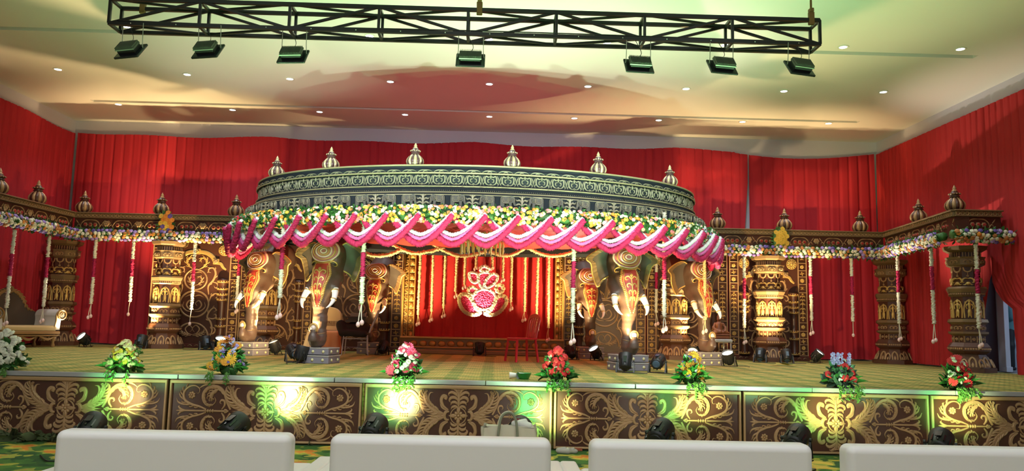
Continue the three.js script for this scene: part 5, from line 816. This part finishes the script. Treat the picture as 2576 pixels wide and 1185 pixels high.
// ---------- chairs and props ----------
function blob(bones, N, c, S, K = .04, mat = M.skin) {
  const f = (x, y, z) => { let d = 9; for (const [ax, ay, az, ra, bx_, by, bz, rb_] of bones) { const dx = bx_ - ax, dy = by - ay, dz = bz - az, L2 = dx * dx + dy * dy + dz * dz || 1e-9, t = clamp(((x - ax) * dx + (y - ay) * dy + (z - az) * dz) / L2), q = Math.hypot(x - ax - dx * t, y - ay - dy * t, z - az - dz * t) - lerp(ra, rb_, t), h = Math.max(K - Math.abs(d - q), 0) / K; d = Math.min(d, q) - h * h * K * .25; } return d; };
  const mc = new MarchingCubes(N, mat, false, false, 60000); mc.isolation = 0; const h = N / 2;
  for (let k = 0; k < N; k++) for (let j = 0; j < N; j++) for (let i = 0; i < N; i++) mc.field[i + j * N + k * N * N] = -f(c[0] + (i - h) / h * S, c[1] + (j - h) / h * S, c[2] + (k - h) / h * S);
  mc.update(); const n = mc.count, pos = new Float32Array(n * 3); for (let i = 0; i < n; i++) for (let a = 0; a < 3; a++) pos[i * 3 + a] = c[a] + mc.positionArray[i * 3 + a] * S;
  const g = new THREE.BufferGeometry(); g.setAttribute('position', new THREE.BufferAttribute(pos, 3)); const w = mergeVertices(g, 1e-4); w.computeVertexNormals(); return fin(w);
}
{ // red plastic chair
  const p = onY(1313, 911, SY), t = thing('plastic_chair', 'red moulded plastic chair without arms in front of the golden frame', 'chair', [p.x, SY, p.z - .15], -1.15);
  const taper = (x, z, dx, dz) => mg(bar([x + dx, 0, z + dz], [x, .43, z], .045, .03));
  for (const [x, z] of [[-.2, .2], [.2, .2], [-.19, -.19], [.19, -.19]]) part('leg', taper(x, z, Math.sign(x) * .045, Math.sign(z) * .04), M.redPlastic, t);
  part('seat', mg(rb(.45, .03, .44, 0, .44, 0, .012, 2), rb(.45, .05, .02, 0, .42, .21, .008)), M.redPlastic, t);
  const back = ext((() => { const s = new THREE.Shape(); s.moveTo(-.2, 0); s.lineTo(-.23, .36); s.quadraticCurveTo(-.21, .46, 0, .47); s.quadraticCurveTo(.21, .46, .23, .36); s.lineTo(.2, 0); s.lineTo(.15, 0); s.lineTo(.18, .34); s.quadraticCurveTo(.16, .4, 0, .41); s.quadraticCurveTo(-.16, .4, -.18, .34); s.lineTo(-.15, 0); return s; })(), .02, .008);
  const bk = part('backrest', back, M.redPlastic, t, [0, .45, -.2]); bk.rotation.x = -.18; for (const x of [-.08, 0, .08]) part('slat', rb(.055, .4, .012, x, .21, .01, .005), M.redPlastic, bk);
}
{ // steel chair under a black cover, boxes on top
  const p = onY(893, 893, SY), t = thing('steel_chair', 'steel stacking chair with plastic wrapped tilted back, under a black cloth', 'chair', [p.x, SY, p.z], .15);
  for (const [x, z, n] of [[-.24, .18], [.24, .18], [-.2, -.18], [.22, -.18]]) part('leg', tube([[x * 1.12, 0, z * 1.15], [x, .42, z]], .011, { seg: 4, n: 7 }), M.steel, t);
  part('cross_bar', tube([[-.25, .34, .18], [.26, .34, .18]], .01, { seg: 3, n: 7 }), M.steel, t); part('seat', rb(.46, .05, .42, 0, .45, 0, .02), M.black, t);
  const b = part('backrest', rb(.05, .52, .4, 0, .26, 0, .02, 2), std([.45, .43, .42], .12, .2), t, [.27, .46, -.02]); b.rotation.z = -.38;
  const c = blob([[-.28, .5, .06, .1, .2, .48, .08, .1], [-.3, .56, .1, .1, -.24, .4, .17, .09], [-.15, .4, .19, .07, .2, .38, .19, .07], [-.1, .5, -.05, .12, .18, .52, -.02, .11]], 56, [0, .45, .05], .55, .05, M.black);
  solo('black_cloth', c, std([.012, .012, .014], .8), 'black cloth bundled over the steel chair seat', 'cloth', [p.x, SY + .06, p.z]);
  const bxm = std([.05, .05, .05], .5), d = [[.42, .05, .3, 0], [.36, .04, .26, .02], [.44, .025, .3, -.01], [.3, .07, .22, .03]]; let y = SY + .68;
  d.forEach(([w, h, dd, dx], i) => { solo('box', rb(w, h, dd, 0, h / 2, 0, .006), i === 3 ? std([.22, .22, .22], .5) : bxm, ['flat dark box lying directly on the black cloth', 'grey edged dark tray on the flat dark box', 'thin dark board under the small grey box', 'small grey box on top of the dark stack'][i], 'box', [p.x + dx, y, p.z - .02]); y += h + .001; });
}
{ // banquet chair in a cloth cover
  const p = onY(808, 892, SY), z = p.z - .7, t = thing('banquet_chair', 'banquet chair in a pale cover with maroon sash behind the elephant trunk', 'chair', [onZ(825, 880, z).x, SY, z], .1);
  part('backrest', ext((() => { const s = new THREE.Shape(); s.moveTo(-.22, 0); s.lineTo(-.22, .35); s.quadraticCurveTo(-.2, .5, 0, .52); s.quadraticCurveTo(.2, .5, .22, .35); s.lineTo(.22, 0); return s; })(), .05, .02), M.cream, t, [0, .46, -.22]);
  part('sash', rb(.5, .15, .1, 0, .64, -.2, .02, 2), std([.16, .012, .02], .7), t); part('seat', rb(.46, .12, .46, 0, .42, 0, .04, 2), M.peach, t);
  part('skirt', grid(60, 5, (u, v) => { const a = u * 2 * PI, q = .24 + .05 * v + .012 * Math.sin(u * 2 * PI * 14) * v, c = Math.cos(a), s = Math.sin(a), k = 1 / Math.max(Math.abs(c), Math.abs(s)) ** .7; return [c * q * k, .42 - .41 * v, s * q * k]; }), M.peach, t);
  solo('draped_cloth', (() => { const g = grid(40, 16, (u, v) => { const x = (u - .5) * (.36 + .16 * v), y = .47 - .46 * v - .02 * Math.sin(u * 5), z = .1 + .1 * v + .025 * Math.sin(u * 22 + v * 3) * (.3 + v) - .5 * (u - .5) ** 2; return [x, y, z]; }); return mg(g, grid(40, 4, (u, v) => [(u - .5) * .36, .475 - .02 * Math.sin(u * 5) + .01 * v, .1 - .25 * v - .5 * (u - .5) ** 2 * (1 - v)])); })(), M.cream, 'cream cloth draped to the floor over the covered banquet chair', 'cloth', [onZ(790, 880, z + .28).x, SY, z + .22]);
}
{ // silver chair with carved statue
  const p = onY(1803, 905, SY), z = -17.25, x = onZ(1806, 880, z).x, t = thing('silver_chair', 'silver metal chair with plastic wrapped back, carrying the wooden statue', 'chair', [x, SY, z], .12);
  for (const [lx, lz] of [[-.22, .19], [.22, .19], [-.22, -.19], [.22, -.19]]) part('leg', cyl(.018, .018, .42, lx, .21, lz, 10), M.chrome, t);
  part('seat', rb(.5, .07, .46, 0, .45, 0, .02, 2), M.steel, t); const b = part('backrest', rb(.04, .46, .4, 0, .23, 0, .015), std([.3, .32, .33], .15, .3), t, [-.24, .47, 0]); b.rotation.z = .1; part('stretcher', mg(bar([-.22, .14, .19], [.22, .14, .19], .016)), M.chrome, t);
  const s = thing('wooden_statue', 'small reddish brown wooden seated figure on a rounded base', 'statue', [x + .02, SY + .485, z + .02], .1);
  part('base', mg(rb(.42, .09, .26, 0, .045, 0, .04, 3), rb(.46, .03, .28, 0, .1, 0, .012)), M.woodRed, s);
  part('figure', blob([[-.13, .15, .04, .045, .14, .15, .06, .04], [-.12, .15, .04, .05, -.02, .16, .1, .04], [.14, .15, .05, .04, .2, .14, .07, .02], [0, .2, 0, .08, 0, .32, -.01, .075], [-.09, .34, 0, .03, -.14, .25, .03, .026], [-.14, .25, .03, .026, -.06, .19, .09, .022], [.09, .34, 0, .03, .14, .25, .03, .026], [.14, .25, .03, .026, .1, .18, .09, .02], [0, .4, 0, .03, 0, .44, .01, .052], [0, .5, 0, .03, 0, .58, 0, .008]], 64, [0, .36, .02], .32, .03, M.woodRed), M.woodRed, s);
  part('crown', mg(lathe([[.045, 0], [.05, .015], [.035, .04], [.028, .07], [.012, .1], [0, .11]], 10).translate(0, .475, 0)), M.woodRed, s);
}
{ // settee by the left curtain
  const t = thing('settee', 'ornate gold and white settee with rolled arms beside the red side curtain', 'settee', [-9.95, SY, -16.4], 1.25), g = std([.30, .17, .06], .42, .35), wv = std([.62, .6, .56], .5);
  part('seat', rb(1.3, .13, .62, 0, .4, .02, .05, 3), std([.5, .36, .16], .5), t); part('front_rail', mg(rb(1.45, .07, .05, 0, .31, .32, .02), rb(1.4, .03, .05, 0, .25, .31, .01)), g, t); part('apron', mg([-.45, 0, .45].map(x => rel([[x - .2, .24], [x, .17], [x + .2, .24]], { w: .03, h: .02, seg: 10, z: .3 }))), g, t); part('underframe', rb(1.3, .16, .5, 0, .3, 0, .02), M.brown, t);
  const armS = new THREE.Shape(); armS.moveTo(-.05, 0); armS.quadraticCurveTo(.02, .18, 0, .3); armS.quadraticCurveTo(.02, .42, .14, .42); armS.quadraticCurveTo(.24, .4, .23, .29); armS.quadraticCurveTo(.2, .22, .12, .24); armS.quadraticCurveTo(.1, .12, .1, 0);
  for (const s of [-1, 1]) { const a = part('arm', tr(ext(armS, .58, .015), { s: [s, 1, 1] }), wv, t, [s * .62, .38, -.28]); part('arm_scroll', mg(tr(new THREE.TorusGeometry(.1, .02, 6, 18), { p: [s * .12, .32, .61] }), tr(rosette(.07, 8, .02), { p: [s * .12, .32, .6] }), rel([[s * -.05, 0], [s * .0, .2], [s * .0, .33], [s * .12, .44], [s * .24, .34]], { w: .022, h: .025, seg: 20, z: .595 })), g, a); for (const z of [-.25, .27]) part('leg', lathe([[.03, 0], [.045, .04], [.025, .1], [.05, .2], [.05, .24], [0, .24]], 10), g, t, [s * .62, 0, z]); }
  const bs = new THREE.Shape(); bs.moveTo(-.62, 0); bs.lineTo(-.62, .35); bs.quadraticCurveTo(-.4, .42, -.3, .66); bs.quadraticCurveTo(-.15, .82, 0, .86); bs.quadraticCurveTo(.15, .82, .3, .66); bs.quadraticCurveTo(.4, .42, .62, .35); bs.lineTo(.62, 0);
  const bk = part('backrest', ext(bs, .06, .02), std([.05, .035, .025], .5), t, [0, .38, -.32]); bk.rotation.x = -.12; part('crest', mg(acan([[0, .8], [-.15, .78], [-.3, .66], [-.42, .44], [-.6, .37]], { w: .03, lobes: 5, len: .08, seg: 20 }), acan([[0, .8], [.15, .78], [.3, .66], [.42, .44], [.6, .37]], { w: .03, lobes: 5, len: .08, seg: 20 }), rosette(.09, 8, .04).translate(0, .82, .02)).translate(0, 0, .08), g, bk);
}
{ // person beyond the doorway
  const X = RX + .95, q = onX(2538, 900, X), t = thing('person', 'person in teal shirt and dark trousers standing beyond the doorway, turned sideways', 'person', [X, SY, q.z], -1.9);
  const skin = std([.16, .08, .05], .55);
  part('body', blob([[0, 1.5, .01, .085, 0, 1.58, .015, .092], [0, 1.5, .09, .02, 0, 1.52, .1, .015], [0, 1.34, 0, .055, 0, 1.44, .01, .05], [-.17, 1.33, 0, .05, .17, 1.33, 0, .05], [.19, 1.3, 0, .045, .24, 1.05, -.02, .038], [.24, 1.05, -.02, .036, .1, 1.04, .18, .03], [-.19, 1.3, 0, .045, -.24, 1.05, -.02, .038], [-.24, 1.05, -.02, .036, -.08, 1.0, .18, .03], [.1, 1.04, .18, .028, .03, 1.05, .21, .022], [-.08, 1.0, .18, .028, -.01, 1.0, .21, .022], [0, .95, 0, .13, 0, 1.3, 0, .13], [.09, .9, 0, .08, .1, .5, 0, .06], [.1, .5, 0, .055, .1, .06, -.02, .04], [-.09, .9, 0, .08, -.1, .5, .0, .06], [-.1, .5, 0, .055, -.1, .06, -.02, .04], [.1, .04, -.02, .04, .11, .03, .14, .03], [-.1, .04, -.02, .04, -.11, .03, .14, .03]], 96, [0, .85, 0], .95, .03, skin), skin, t);
  part('shirt', blob([[-.05, .86, 0, .14, -.06, 1.28, 0, .15], [.05, .86, 0, .14, .06, 1.28, 0, .15], [-.17, 1.34, 0, .065, .17, 1.34, 0, .065], [.19, 1.31, 0, .066, .24, 1.08, -.02, .06], [-.19, 1.31, 0, .066, -.24, 1.08, -.02, .06], [.24, 1.07, -.02, .056, .17, 1.05, .08, .05], [-.24, 1.07, -.02, .056, -.17, 1.03, .08, .05]], 72, [0, 1.05, 0], .5, .04, skin), std([.09, .24, .27], .8), t);
  part('trousers', blob([[.07, .86, 0, .12, .1, .5, 0, .085], [.1, .5, 0, .085, .1, .1, -.01, .07], [-.07, .86, 0, .12, -.1, .5, 0, .085], [-.1, .5, 0, .085, -.1, .1, -.01, .07]], 64, [0, .5, 0], .58, .05, skin), M.black, t);
  part('hair', blob([[0, 1.56, -.025, .095, 0, 1.61, 0, .085]], 36, [0, 1.58, 0], .16, .02, M.black), M.black, t);
  for (const s of [-1, 1]) part('shoe', rb(.09, .07, .26, s * .105, .035, .04, .03, 3), M.black, t);
}
{ // bag behind the sofa
  const z = -7.85, p = onZ(1281, 1060, z), w = .57, h = p.y - .02, t = thing('shopping_bag', 'large cream cloth shopping bag with olive straps behind the sofa', 'bag', [p.x, 0, z], .05);
  part('body', grid(64, 14, (u, v) => { const a = u * 2 * PI, c = Math.cos(a), s = Math.sin(a), k = 1 / (Math.abs(c) ** 4 + Math.abs(s) ** 4) ** .25, y = v * h * (1 - .08 * Math.abs(Math.sin(a * 1.5 + .6)) * v), f = 1 + .05 * Math.sin(a * 7 + v * 5) * v + .03 * Math.sin(a * 13 - v * 8); return [c * k * w / 2 * f * (1 - .08 * v), y, s * k * .13 * f * (1 - .5 * v * v)]; }), M.bag, t);
  part('flap', tr(rb(w * .84, .02, .1, 0, h - .03, 0, .01), { r: [0, 0, -.02] }), M.bag, t);
  for (const dz of [.1, -.06]) part('handle', mg(tube([[-.12, .1, dz + .045], [-.115, h * .8, dz + .015], [-.07, h + .08, dz * .5], [0, h + .11, dz * .4], [.05, h + .07, dz * .5], [.075, h * .8, dz + .015], [.07, .1, dz + .045]], .012, { seg: 40, n: 6 })), dz > 0 ? M.strap : M.bag, t);
  part('tissue', blob([[.05, h, 0, .03, .2, h - .02, .02, .035], [.12, h + .01, 0, .03, .16, h + .03, 0, .02]], 40, [.12, h, 0], .2, .03, M.white), M.white, t);
}
{ // small things on the stage
  const pos = (px, py) => { const p = onY(px, py, SY); return [p.x, SY, p.z]; };
  solo('bowl', lathe([[0, .008], [.05, .004], [.058, 0], [.075, .03], [.095, .075], [.1, .08], [.094, .078], [.07, .03], [.05, .012], [0, .012]], 24), M.green, 'small green plastic bowl on the stage edge', 'bowl', pos(1318, 954));
  const cup = lathe([[0, 0], [.03, 0], [.042, .09], [.044, .09], [.041, .088], [.029, .003], [0, .003]], 18).rotateZ(PI / 2);
  solo('cup', cup.clone().translate(.045, .044, 0), M.white, 'white paper cup lying away from the green bowl', 'cup', pos(1290, 953)); solo('cup', cup.clone().rotateY(.5).translate(.045, .044, 0), std([.6, .68, .75], .3), 'bluish plastic cup lying against the green bowl', 'cup', [pos(1309, 953)[0], SY, pos(1309, 953)[2] + .02]);
  solo('paper_sheet', grid(12, 6, (u, v) => [(u - .5) * .46, .012 + .03 * Math.sin(u * 4) ** 2 + .02 * v, (v - .5) * .22]), std([.55, .5, .08], .7), 'yellow paper sheet lying on the stage carpet near the arch panel', 'paper', pos(1972, 921));
  const cl = (s, sd) => { const k = seed; seed = sd; const g = grid(16, 12, (u, v) => [(u - .5) * s + rr(-.01, .01), .012 + .07 * s * 3 * Math.sin(u * PI) * Math.sin(v * PI) * (.6 + .4 * rnd()), (v - .5) * s * .6 + rr(-.01, .01)]); seed = k; return g; };
  solo('white_cloth', cl(.26, 5), M.white, 'small white cloth scrap at the foot of the side curtain by the corner pillar', 'cloth', pos(2302, 914)); solo('white_cloth', cl(.34, 9), M.white, 'larger white cloth scrap at the foot of the side curtain by the doorway pillar', 'cloth', pos(2336, 919));
  // foliage litter and scraps on the hall floor
  const lit = (px, py, w, d, n, label) => { const p = onY(px, py, 0), t = thing('leaf_litter', label, 'leaf litter', [p.x, 0, p.z]), lv = []; for (let i = 0; i < n; i++) lv.push([V(rr(-w, w), .01 + rr(0, .05), rr(-d, d)), dirJ(V(rr(-1, 1), .15, rr(-1, 1)), .2), rr(.08, .2)]); leaves(t, lv, M.debris, 'twigs'); };
  lit(50, 1106, .55, .16, 190, 'heap of cut leaves and twigs on the carpet before the stage end'); lit(765, 1112, .2, .12, 70, 'small heap of cut stems between two white sofas');
  { const p = onY(1420, 1140, 0); solo('crumpled_wrapper', blob([[-.08, .05, 0, .05, .05, .05, .02, .06], [.05, .05, .02, .05, .16, .04, 0, .04], [-.05, .08, .02, .03, 0, .1, .03, .02], [.1, .07, .0, .03, .13, .09, .02, .02]], 44, [.04, .05, 0], .22, .012, M.white).scale(.8, .7, .8), std([.42, .4, .37], .4), 'crumpled grey plastic wrapper on the carpet between two sofas', 'wrapper', [p.x, -.005, p.z]); }
  { const p = onY(1452, 1131, 0); solo('brick', rb(.1, .03, .05, 0, .015, 0, .004), std([.3, .07, .03], .8), 'small red brick fragment on the carpet below the stage panel', 'brick', [p.x, 0, p.z + .1]); }
}
renderer.render(scene, camera);
